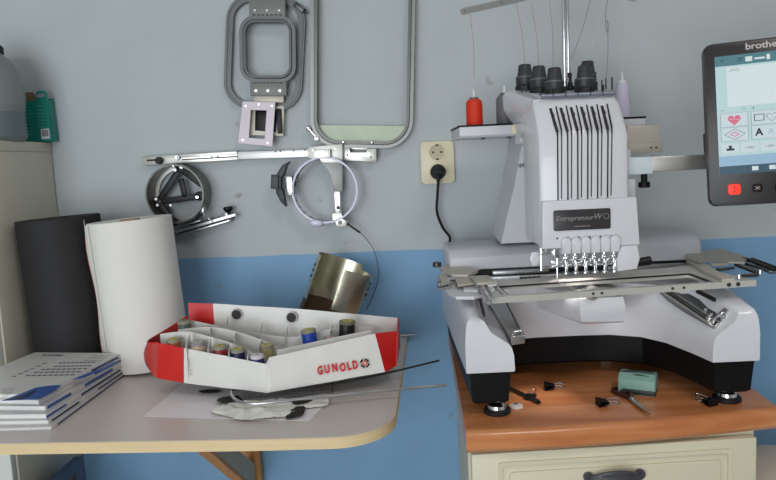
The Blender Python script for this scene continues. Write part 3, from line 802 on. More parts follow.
g.text('A', .016, PL @ Matrix.Translation((dx0+.365*dw, -.0009, dz1-.664*dh)) @ Matrix.Rotation(PI/2, 4, 'X'), .0003, mi=7, bold=.0006)
g.text('A', .013, PL @ Matrix.Translation((dx0+.47*dw, -.0009, dz1-.664*dh)) @ Matrix.Rotation(PI/2, 4, 'X'), .0003, mi=4)
poly(circ(.80, .545, .05, 20, .05*asp), 6, 3, hole=circ(.80, .545, .043, 20, .043*asp))
Q(.09, .758, .12, .773, 4, 7); Q(.07, .781, .14, .80, 4, 7); Q(.095, .77, .115, .786, 4, 7)
for u in (.28, .455, .63): Q(u-.045, .782, u+.05, .785, 4, 6); Q(u-.01, .775, u+.02, .778, 4, 6); Q(u-.02, .788, u+.03, .791, 4, 6)
for u in (.29, .44, .60): Q(u, .945, u+.055, .98, 4, 2)
Q(.13, .115, .21, .119, 3, 6); Q(.12, .13, .22, .133, 3, 6)
for k in range(5): Q(.12, .17+.05*k, .96, .1708+.05*k, 3, 8)
mp('touch_screen', g, smats, cp, smooth=False)
g = MB(); g.text('brother', .0145, PL @ Matrix.Translation((.0885, -.0004, ph-.0105)) @ Matrix.Rotation(PI/2, 4, 'X'), .0004, bold=.0003, sx=1.15)
mp('panel_lettering', g, mat('panel_print_grey', (196, 190, 188), .4), cp)
for k, (u, lit) in enumerate(((.0375, 1), (.0715, 0), (.104, 0), (.137, 0))):
    g = MB(); g.prism(rr(u, .0265, .0185 if lit else .0145, .0175 if lit else .0135, .004, 5), -.0022, .001, 'Y', .0008, M=PL)
    g.box((u-.0008, -.0027, .0275), (u+.0008, -.002, .031), M=PL, mi=1); g.box((u-.0008, -.0027, .0215), (u+.0008, -.002, .0245), M=PL, mi=1)
    if not lit:
        for s in (-1, 1): g.box((-.0045, -.0005, -.0005), (.0045, .0005, .0005), M=PL @ Matrix.Translation((u, -.0024, .0265)) @ Matrix.Rotation(s*.6, 4, 'Y'), mi=2)
    b = mp('panel_button', g, [mat('button_red_lit', (255, 62, 40), emit=1.0) if lit else M_black, mat('button_mark_dark', (120, 10, 10), .4), mat('button_mark_grey', (170, 168, 166), .4)], cp)
    if lit: b['label'] = 'lit red square button'

# ------------------------------------------------------------ embroidery frame clipped to the carriage
M_hoopmetal = mat('hoop_beige_metal', (218, 215, 208), .3, .45, var=.05, vs=12)
FL, FR = Vector((-.213, -.251, .201)), Vector((.224, -.209, .200))
BL, BR = Vector((-.176, -.108, .200)), Vector((.190, -.045, .200))
ef = thing('embroidery_hoop', MW @ Matrix.Translation((0, -.15, .195)), 'wide flat rectangular metal embroidery hoop held under the machine needles', 'embroidery hoop')
g = MB()
O_ = [FL, FR, BR, BL]; I_ = [Vector((-.186, -.226, .2)), Vector((.160, -.192, .2)), Vector((.158, -.100, .2)), Vector((-.186, -.133, .2))]
I_[3] = al(497, 286, z=.2); I_[2] = al(689, 273, z=.2); I_[1] = al(715, 282.3, z=.2); I_[0] = al(508, 295.8, z=.2)
for k in (0, 1, 2, 3): pass
t_ = bmesh.new()
zt = lambda v, z: t_.verts.new((v[0], v[1], z))
o0 = [zt(v, .1915) for v in O_]; o1 = [zt(v, .2015) for v in O_]; i1 = [zt(v, .2015) for v in I_]; i0 = [zt(v, .1915) for v in I_]
LL = [o0, o1, i1, i0]
for k in range(4):
    for i in range(4): t_.faces.new((LL[k][i], LL[(k+1) % 4][i], LL[(k+1) % 4][(i+1) % 4], LL[k][(i+1) % 4]))
bmesh.ops.bevel(t_, geom=[x for x in t_.edges if x.calc_face_angle(0) > .5 and abs(x.verts[0].co.z-x.verts[1].co.z) < .001], offset=.001, segments=2, affect='EDGES')
bmesh.ops.recalc_face_normals(t_, faces=t_.faces[:])
g.add(t_, MW)
build('hoop_ring', g, M_hoopmetal, ef)
g = MB()
for a_, b_ in ((I_[3], I_[2]), (I_[2], I_[1]), (I_[0], I_[3])):
    a3 = Vector((a_[0], a_[1], .1985)); b3 = Vector((b_[0], b_[1], .1985)); g.tube([MW @ a3, MW @ b3], 0, prof=[(-.0012, -.004), (.0012, -.004), (.0012, .0036), (-.0012, .0036)], up=(0, 0, 1))
build('inner_gasket', g, M_dark, ef)
for px, py in ((594, 296.3), (603, 295.6), (677, 289.3), (689, 288.3), (737, 286.5), (747, 285.7)):
    c = al(px, py, y=-.24); k = (c.x-FL.x)/(FR.x-FL.x); yy = FL.y+(FR.y-FL.y)*k
    r_ = .0022 if px < 700 else .0034; g = MB()
    g.cyl((c.x, yy+.001, .197), (c.x, yy-.0015, .197), r_, n=12, M=MW); build('ring_screw', g, M_gunmetal, ef)
g = MB()
for k in range(6): p = I_[0].lerp(I_[3], .1+.15*k)+Vector((-.008, 0, 0)); g.cyl((p.x, p.y, .2012), (p.x, p.y, .2025), .002, n=8, M=MW)
tag(build('adjustment_marks', g, M_gunmetal, ef), kind='stuff')
# holder brackets that carry the frame
g = MB()
def slab(pts, z0, z1, bev=.001, mi=0): g.prism(pts, z0, z1, 'Z', bev, M=MW, mi=mi)
P_ = lambda *q, z=.2: [tuple(al(px, py, z=z)[:2]) for px, py in q]
slab(P_((470, 277), (488, 276), (497, 283), (477, 284), z=.206), .2035, .208)
slab(P_((440, 268), (450, 264), (462, 265), (478, 271), (468, 276), (452, 276), (444, 274), z=.204), .2, .2065)
slab(P_((438, 276), (446, 275), (450, 281), (442, 283), z=.202), .196, .2045)
slab(P_((455, 279), (470, 278), (474, 284), (458, 286), z=.2), .198, .2025)
build('left_bracket', g, M_alu2, ef)
g = MB()
slab(P_((440, 279), (470, 279), (482, 294), (474, 296), (456, 296), (448, 292), z=.193), .186, .1925, .002)
build('left_plate', g, M_white2, ef)
g = MB()
slab(P_((463, 286), (476, 286), (478, 291), (464, 291), z=.1945), .1925, .196, .0008, 0)
for a_, b_ in (((478, 284), (489, 303)), ((484, 282), (494, 300))): 
    p, q = al(*a_, z=.199), al(*b_, z=.199); g.tube([MW @ p, MW @ q], .0028, 8, mi=1)
p = al(443, 284, z=.196); g.box(p+Vector((-.010, -.008, -.006)), p+Vector((.008, .008, .004)), .001, M=MW, mi=2)
g.tube([MW @ al(436, 290, z=.192), MW @ al(450, 287, z=.196), MW @ al(452, 283, z=.2)], .0018, 6, mi=1)
build('left_latch', g, [M_white2, M_steel, M_gunmetal], ef)
g = MB(); p = al(437, 265, z=.204); g.cyl(p+Vector((0, 0, -.004)), p+Vector((0, 0, .006)), .009, bev=.001, M=MW); build('latch_knob', g, M_gunmetal, ef)
g = MB()
g = MB()
slab(P_((685, 252.5), (722, 249), (748, 257), (745, 262.5), (728, 262), (712, 259.5), (700, 262), (686, 258), z=.21), .207, .2105)
slab(P_((686, 256), (700, 261), (716, 272), (735, 280.5), (722, 281), (704, 273), (686, 262), z=.203), .2, .2065)
slab(P_((710, 263.5), (727, 262.5), (728, 264.5), (712, 265.5), z=.207), .205, .2085)
build('right_bracket', g, M_alu2, ef)
g = MB()
slab(P_((734, 264.5), (737, 264), (760, 271), (759, 274), z=.204), .201, .206, .0008)
slab(P_((716, 269), (733, 267), (735, 268), (720, 270.5), z=.203), .201, .2045, .0005)
slab(P_((741, 275), (758, 273.5), (759, 275), (742, 276.2), z=.203), .2, .2045, .0005)
g.tube([MW @ al(690, 259, z=.2), MW @ al(704, 265, z=.2), MW @ al(714, 272, z=.2)], .003, 8, mi=1)
g.tube([MW @ al(742, 259, z=.207), MW @ al(752, 261, z=.209), MW @ al(764, 266, z=.207), MW @ al(776, 271, z=.206)], .0042, 8, mi=1)
g.tube([MW @ al(746, 264, z=.204), MW @ al(760, 268, z=.204), MW @ al(770, 272, z=.204), MW @ al(779, 272, z=.204)], .003, 8, mi=0)
g.tube([MW @ al(752, 258.5, z=.21), MW @ al(766, 263.5, z=.209), MW @ al(778, 268, z=.208)], .0022, 8, mi=1)
for q in ((739, 276.2), (760, 271.5), (766, 264), (690, 260)): p = MW @ al(*q, z=.207); g.cyl(p-Vector((0, 0, .004)), p+Vector((0, 0, .003)), .003, n=12, mi=2)
build('right_latch', g, [M_gunmetal, M_blackmetal, M_chrome], ef)

# ------------------------------------------------------------ thread spools on the trays
def spool(px, y, col, nm, label, h=.05, r=.0165, rt=None, zt=.4835, grey=(110, 108, 110), cone=False):
    c = al(px, 118, y=y)
    base = MW @ Vector((c.x, y, zt))
    t = thing('thread_spool', base, label, 'thread spool', 'thread spools on the machine trays')
    M = Matrix.Translation(base)
    rt = rt or r*.86
    g = MB(); g.lathe([(0, 0.0003), (r*.95, .0003), (r, .003), (r, h*.72), (r*.92, h*.86), (rt*.8, h*.93), (0, h*.93)] if not cone else [(0, .0003), (r, .0003), (r, .003), (rt, h*.93), (0, h*.93)], 32, M)
    build('thread_body', g, mat(nm, col, .45, var=.08, vs=3, bump=.6, bs=3, stretch=(1, 1, 300)), t)
    g = MB(); g.lathe([(0, h*.93), (rt*.62, h*.93), (rt*.62, h), (rt*.50, h), (0, h)], 24, M); build('spool_core', g, mat('spool_core_%d' % grey[0], grey, .5), t)
    g = MB(); g.cyl(base+Vector((0, 0, h)), base+Vector((0, 0, h+.015)), .0022, .0016, n=12, bev=.0006); build('spool_pin', g, mat('spool_pin_white', (235, 235, 232), .4), t)
spool(474.5, .075, (222, 52, 20), 'thread_orange_red', 'bright orange-red thread spool on the left tray', h=.056)
spool(505, .10, (112, 110, 116), 'thread_grey', 'grey thread spool half hidden behind the machine head', h=.064, r=.0175, grey=(92, 90, 94))
spool(622.5, .06, (206, 200, 220), 'thread_lilac', 'pale lilac thread cone on the right of the machine head', h=.072, r=.0165, zt=.485, rt=.0125, grey=(225, 224, 228), cone=True)
# fine threads rising to the guide arm
M_thr = {}
for k, (a_, b_, col) in enumerate((((474, 78), (470, 14), (196, 60, 50)), ((525, 66), (516, 3), (190, 90, 80)), ((539, 72), (531, 2), (170, 90, 90)), ((553, 70), (549, -3), (120, 118, 122)), ((571, 60), (591, -3), (60, 62, 70)), ((606, 78), (607, 20), (70, 70, 78)), ((589, 55), (604, -3), (210, 205, 200)), ((622, 82), (624, -3), (205, 200, 205)))):
    p = al(*a_, y=.03); q = al(*b_, y=.0)
    m_ = p.lerp(q, .5)+Vector((.003, 0, 0))
    mp('thread', MB().tube(catmull([p, m_, q], 5), .00035, 5), mat('thread_strand_%d' % k, col, .6, var=.0))
p = [al(607, 20, y=.0), al(609, 27, y=.0), al(606.5, 32, y=0), al(605.5, 15, y=0), al(608, -3, y=0)]
mp('thread', MB().tube(catmull(p, 5), .0004, 5), MATS['thread_strand_5'])
g = bpy.data.lights.new('machine_lamp', 'AREA'); g.shape = 'RECTANGLE'; g.size = .06; g.size_y = .012; g.energy = LAMP_W; g.color = (1, .95, .92)
lo = bpy.data.objects.new('machine_lamp', g); C.objects.link(lo); g.spread = math.radians(70); lo.matrix_world = MW @ Matrix.Translation((-.045, -.152, .2565)) @ Matrix.Rotation(math.radians(0), 4, 'X')
# ================================================================ things hanging on the wall
def wpt(px, py, y=-.01): return at(px, py, y=y)
M_screw = mat('bright_screw_metal', (222, 222, 224), .2, .9)
def ringrr(mb, c, w, h, r, band, y0, y1, rot, bev=.0015, n=8, mi=0):
    mb.prism(rr(c.x, c.z, w, h, r, n, rot), y0, y1, 'Y', bev, hole=rr(c.x, c.z, w-2*band, h-2*band, max(.002, r-band), n, rot), mi=mi)
def rotp(c, pts, rot): return [(c.x+u*math.cos(rot)-v*math.sin(rot), c.z+u*math.sin(rot)+v*math.cos(rot)) for u, v in pts]
def nail(c, y=-.03):
    return MB().cyl((c.x, -.0005, c.z), (c.x, y, c.z), .0016, n=10)

# big outer grey plastic hoop
c = wpt(264.5, 53, -.012); rot = -.115
t = thing('embroidery_hoop', (c.x, -.012, c.z), 'larger grey plastic hoop hanging behind the smaller one on the wall', 'embroidery hoop')
g = MB(); ringrr(g, c, .186, .262, .060, .0165, -.016, -.003, rot, .003, 10)
ringrr(g, c, .178, .254, .056, .0025, -.0185, -.010, rot, .0008, 10)
build('outer_ring', g, M_greyhoop, t)
g = MB(); q = wpt(300, 8, -.012); g.box((-.014, -.024, -.006), (.014, -.004, .006), .002, M=Matrix.Translation((q.x, 0, q.z)) @ Matrix.Rotation(.7, 4, 'Y')); g.cyl((q.x-.012, -.014, q.z+.01), (q.x+.016, -.014, q.z-.012), .0035, n=12)
build('clamp_screw', g, M_gunmetal, t)
build('hanging_nail', nail(Vector((c.x+.01, 0, c.z+.113)), -.024), M_screw, t)
# smaller inner hoop with its plates
c = wpt(268, 49.5, -.03); rot = -.055
t = thing('embroidery_hoop', (c.x, -.03, c.z), 'smaller grey plastic hoop hanging in front, with two slotted plates', 'embroidery hoop')
g = MB(); ringrr(g, c, .131, .150, .036, .008, -.036, -.022, rot, .002, 8); build('outer_ring', g, M_greyhoop, t)
g = MB(); ringrr(g, c, .112, .131, .028, .0055, -.038, -.020, rot, .0015, 8); build('inner_ring', g, mat('grey_hoop_plastic_dark', (92, 94, 94), .4), t)
for nm, dz, w, h, k in (('top_plate', .092, .084, .040, 1), ('bottom_plate', -.088, .086, .034, -1)):
    g = MB(); g.prism(rotp(c, [(-w/2, dz-h/2), (w/2, dz-h/2), (w/2, dz+h/2), (-w/2, dz+h/2)], rot), -.034, -.018, 'Y', .002)
    pl_ = build(nm, g, mat('hoop_plate_grey', (122, 124, 120), .4), t)
    for i in range(3):
        (sx_, sz_), = rotp(c, [((i-1)*.028, dz-.006*1)], rot)
        g = MB(); g.cyl((sx_, -.034, sz_), (sx_, -.0365, sz_), .0035, n=14, bev=.0006); build('plate_screw', g, M_screw, pl_)
    g = MB()
    for i in range(7): g.prism(rotp(c, [((i-3)*.010-.003, dz-k*(h/2-.006)), ((i-3)*.010+.003, dz-k*(h/2-.006)), ((i-3)*.010+.003, dz-k*(h/2-.003)), ((i-3)*.010-.003, dz-k*(h/2-.003))], rot), -.0345, -.033, 'Y')
    tag(build('plate_slots', g, M_dark, pl_), kind='stuff')
g = MB(); g.prism(rotp(c, [(-.035, -.120), (.035, -.120), (.035, -.104), (-.035, -.104)], rot), -.028, -.020, 'Y', .001); build('mounting_strip', g, M_alu2, t)
build('hanging_nail', nail(Vector((c.x, 0, c.z+.072)), -.035), M_screw, t)

# metal bracket with the pinkish plate in front
t = thing('hoop_bracket', wpt(266, 122, -.02), 'beige and black metal bracket hanging behind the pinkish plate', 'bracket')
a, b, c_, d = wpt(250, 107, -.02), wpt(284, 106, -.02), wpt(283, 136, -.02), wpt(250, 135, -.02)
g = MB(); g.prism([(a.x, a.z), (b.x, b.z), (c_.x, c_.z), (d.x, d.z)], -.020, -.004, 'Y', .001, hole=[(a.x+.012, a.z-.008), (b.x-.016, b.z-.008), (c_.x-.016, c_.z+.010), (d.x+.012, d.z+.010)]); build('bracket_body', g, M_alu2, t)
g = MB(); g.box((b.x-.018, -.028, c_.z+.006), (b.x-.007, -.020, b.z-.006), .001); g.box((a.x+.004, -.012, d.z+.004), (b.x-.014, -.005, a.z-.004), .001); build('bracket_insert', g, M_blackmetal, t)
P = [wpt(243, 101.5, -.034), wpt(275.5, 102.5, -.034), wpt(272.5, 146.5, -.034), wpt(238.5, 143, -.034)]
Hh = [wpt(251, 110, -.034), wpt(267, 110.5, -.034), wpt(265, 139, -.034), wpt(249, 138, -.034)]
g = MB(); g.prism([(p.x, p.z) for p in P], -.037, -.0335, 'Y', .0008, hole=[(p.x, p.z) for p in Hh])
o = build('plate_body', g, mat('pinkish_anodised_plate', (214, 203, 212), .4, .05), t := thing('small_frame_plate', wpt(257, 124, -.034), 'small pinkish rectangular plate with a window, hanging under the grey hoops', 'plate'))
for q in ((246, 106), (272, 106), (243, 140), (268, 143), (259, 104.5)):
    p = wpt(*q, -.037); g = MB(); g.cyl((p.x, -.0365, p.z), (p.x, -.039, p.z), .0022, n=12); build('plate_screw', g, M_screw, t)

# large double ring hoop with the greenish plate
c = wpt(363.5, 40, -.02); rot = -.062
hh = .46; top_shift = .0
bc = wpt(361.5, 148, -.02)
w_ = .239
u = Vector((math.sin(rot)*-1, 0, math.cos(rot)))
c = Vector((bc.x, -.02, bc.z))+u*(hh/2)
t = thing('embroidery_hoop', (c.x, -.02, c.z-hh/2), 'tall metal-rimmed hoop with a greenish plate across its rounded bottom', 'embroidery hoop')
g = MB(); ringrr(g, c, w_, hh, .066, .0075, -.026, -.006, rot, .0015, 10); build('outer_ring', g, mat('hoop_grey_metal', (138, 138, 136), .38, .5), t)
g = MB(); ringrr(g, c, w_-.018, hh-.018, .058, .0065, -.030, -.008, rot, .0015, 10); build('inner_ring', g, mat('hoop_dark_grey_metal', (104, 104, 102), .38, .5), t)
pts = []
iw, ih, ir = w_-.030, hh-.030, .052
base = [(-iw/2, -ih/2+.037)]
for i in range(9): a_ = PI+PI/2*i/8; base.append((-iw/2+ir+ir*math.cos(a_), -ih/2+ir+ir*math.sin(a_)) if -ih/2+ir+ir*math.sin(a_) < -ih/2+.037 else (-iw/2+.0, -ih/2+.037-.0001*i))
for i in range(9): a_ = 3*PI/2+PI/2*i/8; base.append((iw/2-ir+ir*math.cos(a_), -ih/2+ir+ir*math.sin(a_)) if -ih/2+ir+ir*math.sin(a_) < -ih/2+.037 else (iw/2, -ih/2+.037-.0001*(9-i)))
base.append((iw/2, -ih/2+.037))
g = MB(); g.prism(rotp(c, base, rot), -.016, -.012, 'Y'); build('green_plate', g, mat('greenish_plate', (196, 208, 184), .4, var=.08, vs=20), t)
for q in ((343.5, 142), (372, 142.5)):
    p = wpt(*q, -.03); g = MB(); g.lathe([(0, 0), (.0045, 0), (.0045, .003), (.003, .006), (0, .007)], 16, Matrix.Translation((p.x, -.029, p.z)) @ Matrix.Rotation(PI/2, 4, 'X')); build('ring_screw', g, M_screw, t)
def wpoly(q, y): return [(lambda p: (p.x, p.z))(wpt(a_, b_, y)) for a_, b_ in q]
g = MB(); g.prism(wpoly([(343, 147.5), (350, 147.5), (350, 153), (367, 153), (367, 148.5), (376.5, 148.5), (376.5, 162), (343, 160.5)], -.022), -.024, -.020, 'Y', .0008)
g.prism(wpoly([(346, 143), (372, 143.5), (372, 150), (346, 149)], -.014), -.0135, -.0105, 'Y', .0005)
bb = build('mounting_bracket', g, M_alu, t)
for q in ((347.5, 155), (371, 157)):
    p = wpt(*q, -.024); g = MB(); g.cyl((p.x, -.0238, p.z), (p.x, -.0250, p.z), .0022, n=12); build('bracket_hole', g, M_dark, bb)
p = wpt(309, 129, -.022); q = wpt(317, 138, -.022)
g = MB(); g.cyl((p.x-.004, -.024, p.z+.004), (q.x, -.024, q.z), .0035, n=14); g.cyl((p.x-.004, -.024, p.z+.004), (p.x+.004, -.024, p.z-.004), .006, n=16, bev=.001); g.box((q.x-.006, -.030, q.z-.006), (q.x+.006, -.016, q.z+.004), .001); build('clamp_screw', g, M_screw, t)

# long slide rail
L0, L1, L2, L3 = wpt(142.5, 161, -.02), wpt(238, 155.5, -.02), wpt(310, 150, -.02), wpt(344, 152, -.02)
t = thing('slide_rail', (L0.x, -.02, L0.z), 'long two-piece aluminium slide rail fixed across the wall under the hoops', 'rail')
def barp(A, B, h0, h1, y0, y1, mb, mi=0, bev=.0008):
    d_ = (B-A).normalized(); n_ = Vector((-d_.z, 0, d_.x))
    mb.prism([(p.x, p.z) for p in (A+n_*h0, B+n_*h0, B+n_*h1, A+n_*h1)], y0, y1, 'Y', bev, mi=mi)
g = MB(); barp(L0, L1, -.0105, .0105, -.024, -.003, g); ch = build('channel', g, M_alu, t)
g = MB(); barp(L0.lerp(L1, .42), L1, -.004, -.001, -.0245, -.02, g); barp(L0.lerp(L1, .05), L0.lerp(L1, .16), -.002, .003, -.0245, -.02, g); build('channel_groove', g, M_dark, ch)
g = MB(); barp(L0.lerp(L1, .35), L1, .003, .0105, -.0265, -.022, g); build('channel_lip', g, M_alu, ch)
g = MB(); barp(L1-Vector((.02, 0, 0)), L3, -.009, .009, -.022, -.006, g); bar2 = build('inner_bar', g, mat('light_aluminium', (222, 222, 220), .4, .6), t)
for q in ((275.5, 151.5), (280.5, 151.2), (293.5, 150.5), (305, 149.8), (212, 157), (218, 156.6)):
    p = wpt(*q, -.0225); g = MB(); g.cyl((p.x, -.0222, p.z), (p.x, -.0252 if q[0] < 240 else -.0232, p.z), .0018, n=10); build('rail_hole', g, M_dark, bar2)
p = wpt(159, 160.5, -.03); g = MB(); g.cyl((p.x, -.02, p.z), (p.x, -.036, p.z), .009, .0085, n=22, bev=.0015); build('lock_knob', g, M_blackmetal, t)
p = wpt(177, 157.5, -.03); g = MB(); g.cyl((p.x, -.02, p.z), (p.x, -.032, p.z), .0065, n=18, bev=.001); g.cyl((p.x, -.03, p.z), (p.x, -.036, p.z), .003, n=12); build('end_bolt', g, M_steel, t)

# dark ring (cap driver) below the rail
c = wpt(174.5, 194.5, -.065); R_ = .0700
t = thing('cap_ring', (c.x, -.03, c.z), 'dark round metal ring with black spokes hanging under the slide rail', 'ring')
MR = Matrix.Translation((c.x, 0, c.z)) @ Matrix.Rotation(PI/2, 4, 'X')      # local z -> -y
g = MB(); g.lathe([(R_-.0035, .012), (R_, .012), (R_, .066), (R_-.0035, .066), (R_-.0035, .012)], 64, MR); build('ring_band', g, mat('dark_ring_metal', (104, 104, 100), .38, .6, vs=14, var=.1), t)
g = MB(); g.lathe([(R_-.012, .010), (R_-.002, .010), (R_-.002, .015), (R_-.012, .015), (R_-.012, .010)], 64, MR); build('rear_flange', g, M_alu, t)
g = MB()
J = {k: Vector((wpt(*v, -.03).x, 0, wpt(*v, -.03).z)) for k, v in {'t': (180, 168), 'l': (158, 202), 'r': (200, 196), 'c': (185, 196), 'b': (173, 222), 'tr': (202, 184), 'tm': (181, 180)}.items()}
def spoke(a_, b_, w): 
    A, B = J[a_], J[b_]; d_ = (B-A).normalized(); n_ = Vector((-d_.z, 0, d_.x)); g.prism([(p.x, p.z) for p in (A+n_*w-d_*w*.5, B+n_*w+d_*w*.5, B-n_*w+d_*w*.5, A-n_*w-d_*w*.5)], -.034, -.024, 'Y', .001)
spoke('t', 'l', .0066); spoke('t', 'tr', .0085); spoke('tm', 'c', .0062); spoke('l', 'r', .0075); spoke('l', 'b', .0075)
for k in 'tlrb': g.prism(circ(J[k].x, J[k].z, .011, 16), -.035, -.023, 'Y', .001)
sp_ = build('spoke_plate', g, M_blackmetal, t)
for q, r_ in (((182, 167), .0045), ((176, 170), .0045), ((157, 199), .004), ((158.5, 205), .004), ((171.5, 205), .0035), ((198, 197), .0045)):
    p = wpt(*q, -.036); g = MB(); g.cyl((p.x, -.034, p.z), (p.x, -.043, p.z), r_, n=14, bev=.0008); build('roller', g, M_screw if q[0] in (182, 171.5, 198) else M_steel, sp_)
p = wpt(203, 209, -.05); g = MB(); g.box((p.x-.008, -.056, p.z-.010), (p.x+.004, -.035, p.z+.006), .0015); g.cyl((p.x+.002, -.05, p.z+.01), (p.x+.002, -.05, p.z-.014), .003); build('ring_clip', g, M_steel, t)
g = MB(); nn_ = Vector((c.x+.004, 0, c.z+R_-.004)); g.cyl((nn_.x, -.0005, nn_.z), (nn_.x, -.07, nn_.z-.000), .0018, n=10); build('hanging_nail', g, M_screw, t)

# short slide rail lower down, mostly behind the white roll
A, B = wpt(160, 236.5, -.03), wpt(236, 214.5, -.03)
t = thing('short_slide_rail', (A.x, -.03, A.z), 'short tilted steel slide with a black knob, below the dark ring', 'rail')
g = MB(); barp(A, B, -.004, .004, -.034, -.020, g); barp(A, A.lerp(B, .9), -.012, -.007, -.030, -.008, g); barp(A, A.lerp(B, .55), .008, .012, -.03, -.012, g)
for k in (.08, .33, .62, .85): barp(A.lerp(B, k), A.lerp(B, k+.05), -.012, .010, -.028, -.004, g)
build('rail_body', g, M_steel, t)
g = MB(); barp(A.lerp(B, .2), A.lerp(B, .97), -.0065, -.0045, -.036, -.022, g); barp(A.lerp(B, .3), A.lerp(B, .8), .0045, .006, -.033, -.022, g); build('rail_groove', g, M_dark, t)
p = wpt(227.5, 209, -.04); q = wpt(229, 217, -.03)
g = MB(); M = Matrix.Translation((q.x, -.026, q.z)) @ Matrix.Rotation(-.10, 4, 'Y'); g.lathe([(0, 0), (.004, 0), (.004, .010), (.007, .013), (.0115, .018), (.0115, .023), (.009, .025), (0, .025)], 24, M); build('lock_knob', g, M_blackmetal, t)
for k in (.70, .83, .93):
    p = A.lerp(B, k); g = MB(); g.cyl((p.x, -.034, p.z), (p.x, -.0365, p.z), .0028, n=12); build('rail_screw', g, M_screw, t)
p = wpt(192, 234.5, -.03); g = MB(); ringrr(g, p, .022, .012, .004, .002, -.030, -.024, .25, .0005, 4); build('wire_loop', g, M_steel, t)

# bright ring (cap hoop)
c = wpt(325, 190, -.05); R_ = .0755
t = thing('cap_hoop', (c.x, -.03, c.z), 'bright silver round cap hoop on its bracket, at the right end of the rail', 'cap hoop')
MR = Matrix.Translation((c.x, 0, c.z)) @ Matrix.Rotation(PI/2, 4, 'X')
M_lil = mat('bright_lilac_steel', (156, 155, 170), .38, .5)
g = MB(); g.lathe([(R_-.0025, .030), (R_, .030), (R_, .056), (R_-.0025, .056), (R_-.0025, .030)], 72, MR); rb = build('ring_band', g, M_lil, t)
g = MB(); g.lathe([(R_-.001, .052), (R_+.0018, .052), (R_+.0018, .057), (R_-.001, .057), (R_-.001, .052)], 72, MR); build('ring_rim', g, M_lil, rb)
for k, a_ in enumerate((-2.95, -2.72, -2.5, -2.25, -1.95, 2.9, 2.65, .8, .55)):
    g = MB(); rr_ = R_-.0032
    g.box((-.0008, -.006, -.005), (.0008, .006, .005), .0004, M=Matrix.Translation((c.x+rr_*math.cos(a_), -.043, c.z+rr_*math.sin(a_))) @ Matrix.Rotation(-a_, 4, 'Y') @ Matrix.Rotation(PI/2, 4, 'X')); build('band_slot', g, M_white if k < 5 else M_dark, rb)
g = MB(); g.prism(wpoly([(314, 150), (331, 149), (331.5, 157.5), (315, 158.5)], -.045), -.06, -.040, 'Y', .001); g.prism(wpoly([(309, 147), (343, 144), (343, 163), (322, 163), (321, 158), (309, 159)], -.03), -.040, -.022, 'Y', .0015); mt = build('mount_block', g, M_alu, t)
for q in ((313, 150.5), (335.5, 149)):
    p = wpt(*q, -.04); g = MB(); g.cyl((p.x, -.0395, p.z), (p.x, -.0425, p.z), .003, n=14, bev=.0005); build('mount_screw', g, M_steel, mt)
g = MB(); g.prism(wpoly([(317, 158), (343, 160), (342.5, 191), (334.5, 191), (334, 184), (332.5, 177), (330, 171), (326, 165.5), (321, 161.5)], -.03), -.034, -.018, 'Y', .002); build('bracket_arm', g, mat('bracket_grey_paint', (166, 166, 164), .45, .2), t)
g = MB(); g.prism(wpoly([(334.5, 191), (341, 191), (341.5, 214), (335.5, 214)], -.032), -.037, -.022, 'Y', .001); st_ = build('bracket_stem', g, M_chrome, t)
g = MB(); p = wpt(338, 207.5, -.037); g.cyl((p.x, -.0365, p.z), (p.x, -.0375, p.z), .0045, n=16); build('stem_hole', g, M_dark, st_)
g = MB(); g.prism(wpoly([(333, 212.5), (343, 212.5), (343, 219), (348, 220), (347, 226.5), (337, 226.5), (337, 221), (333, 219)], -.04), -.056, -.026, 'Y', .001); fb = build('foot_block', g, M_alu, t)
g = MB(); p = wpt(340, 222.5, -.056); g.cyl((p.x, -.056, p.z), (p.x, -.060, p.z), .0045, n=16, bev=.001); build('foot_screw', g, M_gunmetal, fb)
g = MB(); g.prism(wpoly([(309, 222), (314, 219), (324, 221), (323, 226), (313, 227)], -.05), -.058, -.040, 'Y', .001); build('bottom_clip', g, M_lil, t)
g = MB(); g.prism(wpoly([(286, 176), (292.5, 175.5), (293.5, 195), (288, 195)], -.05), -.058, -.036, 'Y', .001); lc = build('side_clip_plate', g, M_chrome, t)
g = MB()
cr = [(290, 161.5), (283, 165), (278, 173), (275.5, 183), (277, 193), (281, 201), (286.5, 206.5), (284.5, 197), (283.5, 190), (281, 190), (281, 176), (284, 176), (285.5, 168)]
g.prism(wpoly(cr, -.05), -.060, -.034, 'Y', .0015); g.prism(wpoly([(272, 174.5), (279.5, 175.5), (279, 189.5), (271.5, 188.5)], -.055), -.066, -.03, 'Y', .002); g.prism(wpoly([(280, 178), (287, 178), (287, 189), (280, 189)], -.05), -.05, -.04, 'Y', .001)
build('black_side_clip', g, mat('clip_dark_plastic', (62, 68, 70), .45), lc)
# wire hanging from the cap hoop
w = [tuple(wpt(*q, yy)) for q, yy in (((345, 222), -.05), ((352, 227), -.045), ((360, 232.5), -.035), ((368, 241), -.03), ((374.5, 252), -.03), ((378, 268), -.03), ((377.5, 282), -.03), ((371, 300), -.04), ((366, 310), -.05))]
build('steel_wire', MB().tube(catmull(w, 6), .0009, 6), M_gunmetal, t)
build('wire_sleeve', MB().tube(catmull(w[:3], 5), .0026, 8), M_gunmetal, t)

